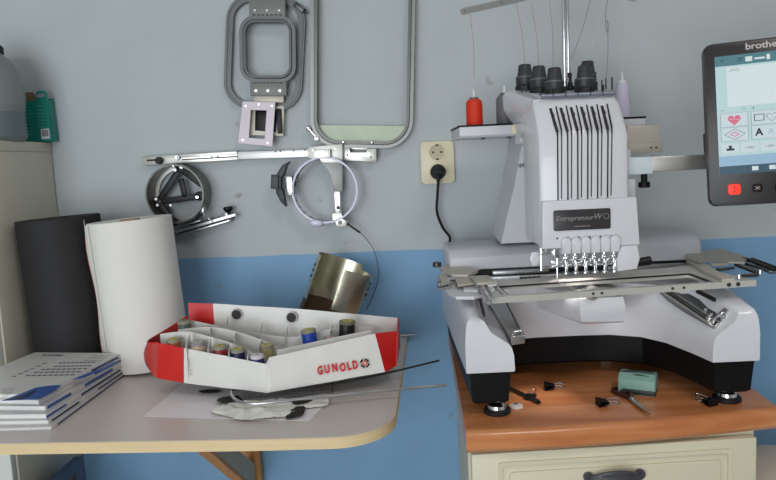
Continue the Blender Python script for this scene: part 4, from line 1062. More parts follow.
# ================================================================ on the cupboard
zc = 1.2552
bc_ = Vector((-.981, -.14, zc))
t = thing('canister', bc_, 'translucent plastic canister with black cap, on the cupboard top', 'canister')
M_can = mat('translucent_grey_plastic', (150, 158, 160), .4, trans=.3, var=.02)
M = Matrix.Translation(bc_)
cx_of = lambda px, py: (at(px, py, y=-.14).x-bc_.x-.008, at(px, py, y=-.14).z-zc)
rt = cx_of(26, 138)[0]; P1, P2, P3, P4 = cx_of(23.5, 96), cx_of(18.5, 73.5), cx_of(10.5, 60), cx_of(4, 54)
g = MB(); g.lathe([(0, 0), (rt-.008, 0), (rt, .008), (rt, P1[1]*.6), P1, P2, P3, P4, (P4[0]-.003, P4[1]+.004), (0, P4[1]+.004)], 40, M); build('bottle_body', g, M_can, t)
z3 = P4[1]-.016
g = MB(); lz = at(20, 105, y=-.14).z-zc; g.lathe([(rt-.01, .001), (rt+.0006, .009), (rt+.0006, lz), (rt-.006, lz)], 40, M); build('liquid_fill', g, mat('liquid_level_grey', (116, 130, 134), .3, trans=.2), t)
g = MB(); g.lathe([(0, z3+.02), (P4[0], z3+.02), (P4[0], z3+.034), (P4[0]-.003, z3+.037), (0, z3+.037)], 32, M); build('cap', g, M_rubber, t)

B0, B1 = at(26, 142.5, y=-.036), at(55.5, 143, y=-.033)
wv = (Vector((B1.x, B1.y, 0))-Vector((B0.x, B0.y, 0)))
wl = wv.length*.93; ax = wv.normalized(); ay = Vector((-ax.y, ax.x, 0))
CM = Matrix((ax, ay, Vector((0, 0, 1)))).transposed().to_4x4(); CM.translation = Vector((B0.x, B0.y, zc))
CM = CM @ Matrix.Rotation(-.03, 4, 'Y')
t = thing('open_carton', CM, 'small teal carton with torn open top and hanging tab, on the cupboard top', 'box')
M_teal = mat('teal_card', (22, 132, 120), .45, var=.06); h_ = .098
g = MB(); g.box((0, 0, 0), (wl, .0012, h_), M=CM); g.box((0, .026, 0), (wl, .0272, h_+.004), M=CM); g.box((0, 0, 0), (.0012, .026, h_-.01), M=CM); g.box((wl-.0012, 0, 0), (wl, .026, h_), M=CM); g.box((0, 0, 0), (wl, .026, .0015), M=CM)
build('carton_body', g, M_teal, t)
g = MB(); hx_ = wl*.76
g.prism([(wl*.56, h_-.002), (wl, h_-.002), (wl, h_+.014), (wl-.006, h_+.021), (wl*.66, h_+.021), (wl*.58, h_+.013)], -.0001, .0011, 'Y', hole=[(hx_-.008, h_+.006), (hx_+.006, h_+.006), (hx_+.012, h_+.009), (hx_+.008, h_+.014), (hx_-.005, h_+.014), (hx_-.012, h_+.010)], M=CM)
g2 = build('hanging_tab', g, M_teal, t)
g = MB(); g.prism([(-.001, h_-.012), (wl*.52, h_-.012), (wl*.50, h_+.008), (wl*.42, h_+.02), (wl*.2, h_+.022), (.002, h_+.016)], .010, .0112, 'Y', M=CM); g.box((.002, .006, h_-.02), (wl*.5, .024, h_-.004), M=CM); build('torn_flap', g, mat('brown_card', (132, 104, 84), .7, var=.1), t)
g = MB(); g.box((wl*.60, -.0006, .006), (wl*.9, .0002, .030), M=CM)
for k in range(7): g.box((wl*.63+k*.0024, -.001, .012), (wl*.63+k*.0024+(.0014 if k % 2 else .0008), -.0004, .027), M=CM, mi=1)
build('barcode_label', g, [M_white, M_dark], t)
g = MB()
for r0 in range(9):
    for cx0, cw in ((.08, .34), (.55, .28)):
        if cx0 > .5 and r0 > 6: continue
        g.box((wl*cx0, -.0006, h_-.016-.008*r0), (wl*(cx0+cw*(.6+.4*((r0*7) % 5)/5)), .0002, h_-.0145-.008*r0), M=CM)
tag(build('printed_lines', g, mat('pale_teal_print', (90, 172, 164), .5), t), kind='stuff')

# ================================================================ on the table
M_pap = mat('white_paper', (240, 234, 236), .6, var=.01)
# two upright rolls of backing material
def roll(c, r, h, m, mcore, name, label, tilt, part):
    M = Matrix.Translation((c[0], c[1], ZT+.0005)) @ Matrix.Rotation(tilt, 4, 'Y') @ Matrix.Rotation(.0, 4, 'X')
    if tilt < 0: M = Matrix.Translation((c[0]-r, c[1], ZT+.0006)) @ Matrix.Rotation(tilt, 4, 'Y') @ Matrix.Translation((r, 0, 0))
    t = thing(name, M, label, 'roll')
    # spiral outline so that the sheet's loose end shows as a step
    n = 96
    def ringp(rad, z, sp=0): return [((rad+sp*(i/n))*math.cos(2*PI*i/n+1.2*PI), (rad+sp*(i/n))*math.sin(2*PI*i/n+1.2*PI), z) for i in range(n)]
    g = MB(); g.loft([ringp(r-.002, 0), ringp(r, .001, .002), ringp(r, h*.5, .0018), ringp(r, h-.0015, .002), ringp(r-.001, h, .002), ringp(r-.003, h-.0008, .001), ringp(.021, h-.003), ringp(.0205, h-.02)])
    build(part, g, m, t, local=True, ang=.5) if False else None
    g.bm.transform(M); o = build(part, g, m, t, ang=.5)
    g = MB(); g.lathe([(.0175, h-.03), (.0205, h-.03), (.0205, h+.0008), (.0175, h+.0008), (.0175, h-.03)], 32, M); g.lathe([(0, h-.03), (.0176, h-.03), (.0176, h-.0295), (0, h-.0295)], 24, M, 1)
    build('core_tube', g, [mcore, M_dark], t)
    return t, M
M_rollw = mat('white_fleece', (236, 233, 228), .75, var=.02, vs=5, bump=.4, bs=9)
M_rollb = mat('black_fleece', (34, 33, 35), .7, var=.1, vs=60, bump=.3, bs=120)
roll((-.809, -.168), .0850, .328, M_rollb, mat('roll_core_dark', (60, 52, 46), .7), 'black_roll', 'black roll of backing fabric standing upright beside the cupboard', -.047, 'rolled_fabric')
t, RM = roll((-.6315, -.198), .0855, .319, M_rollw, mat('roll_core_card', (172, 150, 120), .7), 'white_roll', 'white roll of backing fabric standing upright beside the black roll', -.055, 'rolled_fabric')
# loose end of the white sheet with its thin reddish edge
g = MB(); rows = []
a0 = math.radians(196)
for k in range(13):
    z = .004+.313*k/12; row = []
    for j in range(5):
        a_ = a0+math.radians(26-6*j); rad = .0872+.0012*j*(1+.6*math.sin(k*.8))
        row.append((rad*math.cos(a_), rad*math.sin(a_), z+(.012 if (k == 12 and j == 4) else 0)))
    rows.append(row)
g.sheet(rows, .0006, M=RM); build('loose_edge', g, M_rollw, t)
g = MB(); g.tube([RM @ (Vector(r[-1])+Vector((-.0004, -.0002, 0))) for r in rows[:-1]], .0006, 6); build('red_edge_line', g, mat('reddish_edge', (176, 74, 60), .6), t)

# stack of booklets
M_cov = mat('booklet_cover_paper', (214, 212, 210), .4, var=.01)
M_pg = mat('booklet_pages', (232, 232, 230), .7, var=.03, vs=300, stretch=(.02, .02, 6))
M_blue = mat('booklet_blue_print', (56, 92, 162), .4); M_navy = mat('booklet_navy_print', (28, 44, 92), .4); M_ink = mat('booklet_dark_ink', (70, 72, 80), .5)
fr_px = [(51.5, 430), (48.5, 424.5), (46.5, 419), (45.5, 411), (39, 405), (38.5, 399.5)]
bkcorner = at(129, 373, z=.75); z = ZT+.0004
labels = ['thin bottom booklet of the stack at the front left of the table', 'second booklet from the bottom of the stack on the table', 'third booklet from the bottom of the stack on the table', 'fourth booklet from the bottom, with a blue band along its spine', 'second booklet from the top of the stack on the table', 'top booklet of the stack, its grey-white cover printed with text lines and a blue swoosh']
ths = [.0058, .0075, .0088, .0088, .0088, .0085]
angs = [-.5, .6, -.2, .9, .1, .4]
pc0 = at(51.5, 430, z=.75); base_a = math.atan2(bkcorner.y-pc0.y, bkcorner.x-pc0.x)-PI/2
for k in range(6):
    th_ = ths[k]; c = at(*fr_px[k], z=z+.0)
    tb = (-.6575, -.2545-.004*k); a_ = math.atan2(tb[1]-c.y, tb[0]-c.x)-PI/2; Lk = math.hypot(tb[1]-c.y, tb[0]-c.x)
    M = Matrix.Translation((c.x, c.y, z)) @ Matrix.Rotation(a_, 4, 'Z')
    t = thing('booklet', M, labels[k], 'booklet', 'booklets stacked at the front left of the table')
    Wb, Lb = .205, Lk
    g = MB(); g.box((-Wb, .0015, .0008), (-.0012, Lb-.0015, th_-.0008), .0005, M=M); build('page_block', g, M_pg, t)
    g = MB(); g.box((-Wb-.001, 0, 0), (0, Lb, .0008), M=M); g.box((-Wb-.001, 0, th_-.0008), (0, Lb, th_), M=M); g.box((-.0010, 0, .0), (0.0002, Lb, th_), .0003, M=M); build('cover', g, M_cov, t)
    g = MB()
    segs = [[(.02, .12, 1), (.12, .29, 1)], [(.01, .10, 1), (.17, .285, 1)], [(.0, .06, 0), (.11, .26, 1)], [(.005, .075, 0), (.12, .22, 0)], [(.16, .27, 0)], [(.15, .24, 1)]][k]
    for y0, y1, mi in segs: g = MB(); g.box((-.0002, y0, th_*.18), (.0007, y1, th_*(.62 if k != 3 else .8)), M=M, mi=0); build('spine_print', g, [M_blue, M_navy][mi], t)
    z += th_+.0003
    if k == 5:
        zt = z-.0003; 
        def cv(px, py):
            p = at(px, py, z=zt); return (p.x, p.y)
        g = MB()
        g.prism([cv(*q) for q in ((1, 401), (20, 394), (36, 387.5), (50, 385.5), (62, 385), (56, 390), (46, 395.5), (38.5, 399.3))], zt, zt+.0002, 'Z', mi=0)
        g.prism([cv(*q) for q in ((2, 400.5), (20, 396.5), (34, 391), (38, 391), (30, 396), (22, 399.3))], zt+.0002, zt+.0003, 'Z', mi=1)
        g.prism([cv(*q) for q in ((72, 380), (78, 377), (104, 367), (112, 362), (116, 362), (104, 369), (84, 378))], zt, zt+.0002, 'Z', mi=0)
        build('swoosh_print', g, [M_blue, M_navy], t)
        g = MB()
        lines = [((59, 96), 363), ((54, 92), 366.5), ((41, 88), 369.5), ((34, 82), 372.5), ((26, 76), 375.6)]
        for (x0, x1), yy in lines:
            p0, p1 = Vector(cv(x0, yy)), Vector(cv(x1, yy-.8)); nw = 9
            for w_i in range(nw):
                q0 = p0.lerp(p1, (w_i+.05)/nw); q1 = p0.lerp(p1, (w_i+.78)/nw); dz_ = Vector((0, .0034))
                g.prism([tuple(q0-dz_), tuple(q1-dz_), tuple(q1+dz_), tuple(q0+dz_)], zt, zt+.0002, 'Z')
        for i in range(6):
            p0 = Vector(cv(12+6*i, 376.5-2.55*i)); p1 = Vector(cv(16.5+6*i, 376.2-2.6*i)); dz_ = Vector((0, .003))
            g.prism([tuple(p0-dz_), tuple(p1-dz_), tuple(p1+dz_), tuple(p0+dz_)], zt, zt+.0002, 'Z')
        for i in range(5):
            p0, p1 = Vector(cv(92-3*i, 355.5+1.7*i)), Vector(cv(112-3*i, 355.2+1.7*i)); dz_ = Vector((0, .0008))
            g.prism([tuple(p0-dz_), tuple(p1-dz_), tuple(p1+dz_), tuple(p0+dz_)], zt, zt+.0002, 'Z')
        for i in range(5):
            p0, p1 = Vector(cv(2, 389+2*i)), Vector(cv(16-2*i, 388.6+2*i)); dz_ = Vector((0, .0006))
            g.prism([tuple(p0-dz_), tuple(p1-dz_), tuple(p1+dz_), tuple(p0+dz_)], zt, zt+.0002, 'Z')
        tag(build('text_lines', g, M_ink, t), kind='stuff')
        g = MB(); p = Vector(cv(53, 355.2)); g.text('brother', .016, Matrix.Translation((p.x, p.y, zt+.0002)) @ Matrix.Rotation(a_, 4, 'Z'), .0002, bold=.0006); build('cover_lettering', g, M_ink, t)

# sheet of paper
pp = [at(*q, z=.7506) for q in ((143, 416.5), (310, 421), (333, 395), (190, 378))]
g = MB(); g.prism([(p.x, p.y) for p in pp], .7503, .7509, 'Z')
tag(build('paper_sheet', g, M_pap), 'white paper sheet lying on the table under the metal rods', 'paper')
g = MB(); a_, b_ = at(224, 409.5, z=.7510), at(231, 405.5, z=.7510); d_ = (b_-a_).normalized()
g.tube([a_, b_], 0, prof=[(-.0008, -.0001), (.0008, -.0001), (.0008, .0002), (-.0008, .0002)], up=(0, 0, 1))
tag(build('thread_scrap', g, M_dark), 'tiny dark thread scrap lying on the white paper sheet', 'scrap')

# crumpled fleece with scorched dark embroidery scraps
def blob(cx, cy, rx, ry, z0, amp, n1, n2, seed, thick, floor=None):
    rows = []
    for i in range(n1+1):
        row = []
        for j in range(n2+1):
            u, v = i/n1*2-1, j/n2*2-1
            k = max(abs(u), abs(v)); l = math.hypot(u, v) or 1; f = k/l      # square to disc
            ang_ = math.atan2(v, u); edge = 1+.28*noise.noise(Vector((math.cos(ang_)*1.3, math.sin(ang_)*1.3, seed)))
            x = cx+u*f*rx*edge; y = cy+v*f*ry*edge
            z = z0+amp*(.5+.5*noise.noise(Vector((x*38, y*38, seed))))*(1-.6*k**3)+amp*.5*abs(noise.noise(Vector((x*90, y*90, seed+3))))
            row.append((x, y, z))
        rows.append(row)
    g = MB(); g.sheet(rows, thick); return g
M_fl = mat('off_white_fleece', (238, 234, 226), .8, var=.06, vs=30, bump=.4, bs=90)
M_bk = mat('dark_embroidery_scrap', (42, 36, 32), .8, var=.5, vs=60, bump=.5, bs=200)
p = at(256, 408, z=.755)
t = thing('fleece_scrap', (p.x, p.y, .7515), 'crumpled off-white fleece scrap on the paper sheet below the carton', 'fabric scrap')
build('fleece', blob(p.x, p.y, .076, .050, .7525, .012, 26, 18, 1.3, .0008), M_fl, t)
for q, rx, ry, zz, sd, rz in (((231, 400), .026, .018, .757, 4.1, 0), ((296, 412), .016, .034, .7535, 7.7, 0), ((302, 402), .018, .014, .756, 2.2, 0)):
    p = at(*q, z=zz); build('dark_patch', blob(p.x, p.y, rx, ry, zz, .006, 12, 10, sd, .0008), M_bk, t)
p = at(211, 391, z=.754); t = thing('dark_fabric_scrap', (p.x, p.y, .7512), 'small dark frayed fabric scrap on the paper near the carton corner', 'fabric scrap')
build('frayed_cloth', blob(p.x, p.y, .024, .008, .752, .005, 14, 8, 5.5, .0008), M_bk, t)
p = at(312, 403, z=.754); t = thing('fleece_piece', (p.x, p.y, .7512), 'small pale fleece piece lying right of the larger scrap', 'fabric scrap')
build('fleece', blob(p.x, p.y, .030, .022, .7525, .008, 16, 12, 9.5, .0008), M_fl, t)

# bent metal rod and the loose rods
zr = .771
rod = [at(447, 385, z=zr), at(400, 389, z=zr), at(330, 396, z=zr), at(270, 402.5, z=zr), at(248, 403.3, z=zr), at(237, 400.5, z=zr), at(231.5, 395, z=zr), at(233, 390, z=zr), at(245, 388, z=zr+.0)]
t = thing('bent_rod', (rod[3].x, rod[3].y, zr-.003), 'long bent steel rod sticking out over the right table edge, nearest the viewer', 'metal rod')
build('rod', MB().tube(catmull(rod, 7), .0026, 10), M_steel, t)
r2 = [at(439, 360.5, z=zr+.004), at(400, 370, z=zr+.002), at(350, 381, z=zr), at(300, 390, z=zr-.001), at(243, 397, z=zr-.001)]
t = thing('straight_rod', (r2[2].x, r2[2].y, zr-.003), 'thin steel rod passing under the carton and out over the right table edge', 'metal rod')
build('rod', MB().tube(catmull(r2, 5), .0020, 10), M_gunmetal, t)
r3 = [at(330, 391, z=zr+.001), at(290, 396, z=zr+.001), at(252, 399.5, z=zr), at(241, 397, z=zr), at(238, 392, z=zr)]
build('inner_wire', MB().tube(catmull(r3, 6), .0018, 8), M_gunmetal, t)
for q in ((276, 394), (332, 388)):
    a_ = at(q[0], q[1]-5, z=zr-.001); b_ = at(q[0]+1, q[1]+9, z=zr-.004)
    build('cross_wire', MB().tube([a_, b_], .0011, 6), M_gunmetal, t)
a_, b_ = at(414.5, 334.5, z=.756), at(380, 337, z=.756)
t = thing('rear_rod', (b_.x, b_.y, .7535), 'short steel rod end poking out behind the carton at the table edge', 'metal rod')
build('rod', MB().tube([a_, b_, b_+(b_-a_)*2], .0025, 10), M_steel, t)

# ---- the thread carton
zb_ = .786
Bt = [at(157, 378, z=zb_), at(184, 383, z=zb_-.006), at(268, 393, z=zb_-.014), at(385, 372, z=zb_), at(396, 366, z=zb_+.002)]
BO = [at(158, 343, y=Bt[0].y+.006), at(184, 348, y=Bt[1].y+.006), at(266, 364, y=Bt[2].y+.008), at(375, 333.5, y=Bt[3].y+.008), at(397, 331, y=Bt[4].y+.02)]
ymid = Bt[2].y
B2b = at(271, 392, y=ymid+.001); T2b = at(269, 357.5, y=ymid+.006)
yb = -.262
RT = [at(188, 303, y=yb), at(213, 303.5, y=yb), at(300, 309, y=yb+.004), at(398, 318, y=yb)]
RB = [Vector((p.x, yb-.004, zb_+.004)) for p in RT]
t = thing('thread_carton', (-.31, -.36, .76), 'dented white and red open carton full of thread spools on the table', 'box')
def panel(P, Q, nx, nz, bow, out, mi, g, seed=0., th=.0012):
    """sheet between the bottom edge P[0..1] and the top edge Q[0..1], slightly dented"""
    rows = []
    for j in range(nz+1):
        v = j/nz; row = []
        for i in range(nx+1):
            u = i/nx; p = P[0].lerp(P[1], u).lerp(Q[0].lerp(Q[1], u), v)
            d_ = out*(bow*math.sin(PI*v)*.6*math.sin(PI*u)+.003*noise.noise(Vector((p.x*22+seed, p.z*30, seed)))*math.sin(PI*min(1, u*1.0)))
            row.append(p+d_)
        rows.append(row)
    g.sheet(rows, th, mi=mi)
of = Vector((0, -1, 0))
g = MB(); panel((Bt[0], Bt[1]), (BO[0], BO[1]), 4, 6, .002, of, 1, g, 1); panel((Bt[1], Bt[2]), (BO[1], BO[2]), 14, 8, .003, of, 0, g, 2)
build('front_panel', g, [M_card, M_red], t)
g = MB(); panel((B2b, Bt[3]), (T2b, BO[3]), 22, 10, .006, of, 0, g, 5); panel((Bt[3], Bt[4]), (BO[3], BO[4]), 4, 6, .0, of, 1, g, 4)
panel((Bt[2], B2b), (BO[2]+Vector((0, .001, 0)), T2b), 2, 6, 0, of, 0, g, 3)
fp = build('dented_front_panel', g, [M_card, M_red], t)
g = MB(); panel((RB[0], RB[1]), (RT[0], RT[1]), 4, 6, .0, of, 1, g, 1); panel((RB[1], RB[2]), (RT[1], RT[2]), 12, 8, .004, of, 0, g, 8); panel((RB[2], RB[3]), (RT[2], RT[3]), 12, 8, .004, of, 0, g, 9)
g.tube([RT[3]+Vector((.0005, -.001, 0)), RB[3]+Vector((.0005, -.001, 0))], .0018, 6, mi=1)
rp = build('rear_panel', g, [M_card, M_red], t)
for q in ((236.5, 314.5), (291.5, 317.5)):
    p = at(*q, y=yb-.0065); g = MB(); g.prism(circ(p.x, p.z, .0115, 28), yb-.0072, yb-.0045, 'Y', hole=circ(p.x, p.z, .0100, 28), mi=1); g.prism(circ(p.x, p.z, .0102, 28), yb-.0062, yb-.005, 'Y', mi=0)
    build('punched_hole', g, [M_dark, M_cardin], rp)
# left end: bulging flap, red along its rim
cols_t = [BO[0], at(148, 343, y=Bt[0].y+.012), at(150, 339.5, y=-.36), at(166, 330, y=-.31), RT[0]+Vector((-.004, 0, -.028))]
cols_b = [Bt[0], at(150, 371, y=Bt[0].y+.008), at(146, 360, y=-.36), Vector((cols_t[3].x+.01, -.31, zb_)), RB[0]]
rows = []
for j in range(7): rows.append([b.lerp(a_, j/6)+Vector((-.005*math.sin(PI*j/6) if 0 < i < 4 else 0, 0, 0)) for i, (a_, b) in enumerate(zip(cols_t, cols_b))])
rows = [catmull(r, 4) for r in rows]
g = MB(); g.sheet(rows, .0012, mi=0); g.tube([p+Vector((0, 0, .0004)) for p in rows[-1]], .0014, 6, mi=1)
build('end_flap', g, [mat('glossy_red_card', (182, 60, 54), .25, var=.2, vs=20), M_red], t)
g = MB(); panel((Bt[4], RB[3]), (BO[4], RT[3]), 3, 4, 0, Vector((1, 0, 0)), 0, g, 1); build('end_panel', g, M_red, t)
# bottom
g = MB(); bot = [Bt[0], Bt[1], Bt[2], Bt[3], Bt[4], RB[3], RB[0]]
g.loft([[p+Vector((0, .001, 0)) for p in bot], [p+Vector((0, .001, .0012)) for p in bot]]); build('bottom_panel', g, M_cardin, t)
# long dividers with wavy top edges
def divider(q, ys, nm):
    top_ = [at(a_, b_, y=y_) for (a_, b_), y_ in zip(q, ys)]
    top_ = catmull(top_, 4); botm = [Vector((p.x, p.y, zb_+.0)) for p in top_]
    g = MB(); g.sheet([botm, top_], .001); return build(nm, g, M_card, t)
divider([(160, 334), (186, 331.5), (211, 337), (236, 345), (268, 361)], (-.362, -.37, -.385, -.402, -.418), 'long_divider')
divider([(178, 329.5), (209, 327), (236, 331.5), (262, 340), (277, 347)], (-.34, -.345, -.35, -.36, -.37), 'long_divider')
divider([(190, 320), (209, 324), (240, 330), (286, 337), (310, 333.5), (345, 326), (374, 327)], (-.30, -.305, -.31, -.32, -.32, -.31, -.30), 'long_divider')
divider([(277, 350), (300, 345), (339, 336.5), (371, 330)], (-.40, -.395, -.385, -.37), 'long_divider')
for (q0, y0), (q1, y1) in ((((186, 345), -.425), ((190, 333), -.385)), (((208, 348), -.43), ((211, 338), -.40)), (((229, 352), -.44), ((231, 344), -.41)), (((247, 356), -.45), ((250, 350), -.42)),
                           (((210, 332), -.37), ((211, 325), -.33)), (((234, 338), -.39), ((236, 331), -.34)), (((259, 347), -.40), ((262, 338), -.35)), (((258, 333), -.32), ((262, 322), -.28)), (((285, 337), -.33), ((288, 326), -.28)), (((330, 333), -.35), ((333, 324), -.28)), (((225, 327), -.31), ((228, 316), -.28))):
    a_, b_ = at(*q0, y=y0), at(*q1, y=y1)
    g = MB(); g.sheet([[Vector((a_.x, a_.y, zb_)), Vector((b_.x, b_.y, zb_))], [a_, b_]], .0009); build('cross_divider', g, M_card, t)
# print on the panels
def on_panel(u, v, off=.0018):
    f = lambda u, v: B2b.lerp(Bt[3], u).lerp(T2b.lerp(BO[3], u), v)
    p = f(u, v); du = (f(u+.02, v)-f(u-.02, v)).normalized(); dv_ = (f(u, v+.02)-f(u, v-.02)).normalized(); n_ = du.cross(dv_).normalized()
    if n_.y > 0: n_ = -n_
    d_ = .006*math.sin(PI*v)*.6*math.sin(PI*u)+.003
    M = Matrix((du, dv_, du.cross(dv_).normalized())).transposed().to_4x4(); M.translation = p+of*d_+n_*off
    return M
def find(px, py):
    best = None
    for i in range(161):
        for j in range(31):
            u, v = i/160, j/30; q = on_panel(u, v).translation-EYE; d = R3.transposed() @ q
            X = 388+F*d.x/-d.z; Y = 240-F*d.y/-d.z; e = (X-px)**2+(Y-py)**2
            if best is None or e < best[0]: best = (e, u, v)
    return best[1:]
word = 'GUNOLD'
for k, ch_ in enumerate(word):
    gx = (320, 327.3, 334.6, 342.3, 348.9, 354.9)[k]; u, v = find(gx, 371.3-.185*(gx-320))
    g = MB(); g.text(ch_, .0205, on_panel(u, v), .0004, bold=.0008, sx=.66)
    build('red_letter', g, M_red, fp)
u, v = find(365, 363); M = on_panel(u, v)
g = MB()
for k in range(4):
    a_ = PI/2*k+.15; pts = [(.0088*math.cos(a_+i*.3), .0088*math.sin(a_+i*.3)) for i in range(5)]+[(.0058*math.cos(a_+i*.3), .0058*math.sin(a_+i*.3)) for i in range(4, -1, -1)]
    g.prism(pts, 0, .0004, 'Z', M=M)
g.prism(circ(0, 0, .0050, 6), 0, .0004, 'Z', M=M, mi=1); g.prism(circ(0, 0, .0018, 6), .0004, .0006, 'Z', M=M, mi=2)
build('round_emblem', g, [M_dark, mat('emblem_coral', (216, 110, 92), .4), M_card], fp)
p = at(191, 366, y=Bt[1].y-.0035)
g = MB(); g.text('www.gunold.de', .0052, Matrix.Translation(p+Vector((0, -.0055, 0))) @ Matrix.Rotation(PI/2, 4, 'X') @ Matrix.Rotation(-PI/2, 4, 'Z'), .0003); build('small_lettering', g, mat('small_print_grey', (120, 118, 116), .5), fp)

# thread spools inside the carton
def cspool(px, py, y, col, topc, label, h=.046, r=.0128, tilt=0., ringc=None):
    p = at(px, py, y=y); b_ = Vector((p.x, p.y, p.z-h))
    M = Matrix.Translation(b_) @ Matrix.Rotation(tilt, 4, 'Y') 
    t = thing('thread_spool', M, label, 'thread spool', 'thread spools standing in the carton')
    nm = 'cthread_%d_%d_%d' % col
    g = MB(); g.lathe([(0, .001), (r*.9, .001), (r, .004), (r, h-.009), (r*.92, h-.006), (0, h-.006)], 28, M); build('thread_body', g, mat(nm, col, .45, var=.12, vs=3, stretch=(1, 1, 300)), t)
    g = MB(); g.lathe([(0, h-.006), (r*1.02, h-.006), (r*1.04, h-.0015), (r*.9, h), (0, h)], 28, M); build('spool_flange', g, mat('flange_%d_%d_%d' % (ringc or (150, 146, 128)), ringc or (150, 146, 128), .35), t)
    g = MB(); g.lathe([(.0030, h), (r*.72, h), (r*.72, h+.0006), (.0030, h+.0006), (.0030, h)], 24, M); g.lathe([(0, h-.0005), (.0030, h-.0005), (.0030, h+.0001), (0, h+.0001)], 16, M, 1)
    build('paper_label', g, [mat('slabel_%d_%d_%d' % topc, topc, .5), M_dark], t)
YL = (196, 184, 96)
cspool(173.5, 338.5, -.388, (160, 92, 52), YL, 'rust-brown thread spool at the left end of the carton')
cspool(197.5, 342, -.402, (196, 172, 150), (206, 200, 190), 'cream-beige thread spool, second from the left in the carton front row', r=.0135, ringc=(150, 146, 150))
cspool(219.5, 345.5, -.414, (140, 28, 40), YL, 'dark red thread spool in the carton front row')
cspool(237.5, 348.5, -.424, (24, 26, 70), YL, 'navy blue thread spool next to the dark red one')
cspool(257, 354.5, -.434, (40, 44, 110), (226, 214, 218), 'blue thread spool with a white top, right end of the front row', ringc=(214, 206, 216))
cspool(184, 320.5, -.318, (90, 96, 92), (140, 150, 130), 'grey-green spool deep in the rear left corner of the carton', h=.04)
cspool(266, 344.5, -.385, (176, 164, 120), YL, 'spool with a yellow label sunk between the middle dividers', h=.04)
cspool(310.5, 329, -.345, (32, 70, 170), YL, 'bright blue thread spool near the carton middle', h=.05, r=.0145, tilt=-.1)
cspool(325, 337, -.358, (220, 206, 204), (226, 190, 190), 'white thread spool leaning beside the bright blue spool', h=.044, tilt=.25)
cspool(301.5, 345, -.372, (200, 190, 120), YL, 'spool with yellow top, just left of the white leaning spool', h=.04, r=.009)
cspool(345, 320.5, -.325, (30, 26, 26), YL, 'black thread spool standing tallest at the carton rear right', h=.056, r=.0155, tilt=.08, ringc=(120, 116, 96))

# curved steel sleeve leaning behind the carton
ct = at(339, 285, y=-.13)
bt = .30; axis = Matrix.Rotation(math.radians(22), 4, 'Y') @ Matrix.Rotation(math.radians(-4), 4, 'X')
CM = Matrix.Translation(ct) @ axis
R_ = .067; zt_ = .048
# bottom long enough to stand on the table
zlow = -.118
t = thing('steel_sleeve', CM, 'shiny curved steel cap sleeve leaning behind the carton', 'metal sleeve')
M_cuff = mat('cuff_polished_steel', (214, 210, 190), .26, .95, var=.12, vs=8, rvar=.08)
def arc(a0, a1, z0, z1, r, n=28, th=.0012, mi=0):
    rows = []
    for z in (z0, (z0+z1)/2, z1): rows.append([(r*math.cos(math.radians(a0+(a1-a0)*i/n)), r*math.sin(math.radians(a0+(a1-a0)*i/n)), z) for i in range(n+1)])
    g.sheet(rows, th, M=CM, mi=mi)
g = MB(); arc(-80, 185, -.030, zt_, R_, 40); build('sleeve_back', g, M_cuff, t) if False else None
g = MB(); arc(-85, -8, -.045, zt_-.002, R_, 20); arc(-8, 60, -.04, zt_-.006, R_, 12); arc(60, 215, -.048, zt_+.006, R_, 30)
sb = build('sleeve_shell', g, M_cuff, t)
g = MB()
for z in (zt_-.014, -.012): arc(-85, 214, z, z+.0035, R_+.0012, 50, .0008)
build('stiffening_band', g, M_cuff, sb)
g = MB(); arc(-86, -82, -.045, zt_-.030, R_+.0006, 3, .002); build('front_edge', g, M_cuff, sb)
g = MB()
for a_ in (-18, 196):
    for z in (-.002, .012, .024): arc(a_, a_+5, z, z+.008, R_+.0016, 3, .0006)
tag(build('slot_holes', g, M_dark, sb), kind='stuff')
g = MB(); arc(60, 215, zlow, -.048, R_, 24); build('sleeve_base', g, mat('sleeve_base_brown_steel', (112, 92, 74), .4, .8, var=.15), t)

# ================================================================ on the worktop
ZW = .7502
# bobbin
p = at(606.5, 357, z=.757)
BM = Matrix.Translation((p.x, p.y, ZW+.0098)) @ Matrix.Rotation(math.radians(-62), 4, 'Z') @ Matrix.Rotation(PI/2, 4, 'Y')
t = thing('bobbin', BM, 'small white thread bobbin lying on its side at the back of the worktop', 'bobbin')
g = MB(); g.lathe([(0, -.0045), (.0085, -.0045), (.0085, .0045), (0, .0045)], 28, BM); build('thread', g, mat('bobbin_thread_white', (224, 220, 214), .6), t)
for s in (-1, 1): g = MB(); g.lathe([(.0025, s*.0045), (.0095, s*.0045), (.0095, s*.0055), (.0025, s*.0055), (.0025, s*.0045)], 28, BM); g.lathe([(0, s*.0040), (.0025, s*.0040), (.0025, s*.0046), (0, s*.0046)], 14, BM, 1); build('flange', g, [mat('bobbin_flange', (206, 202, 198), .3), M_dark], t)
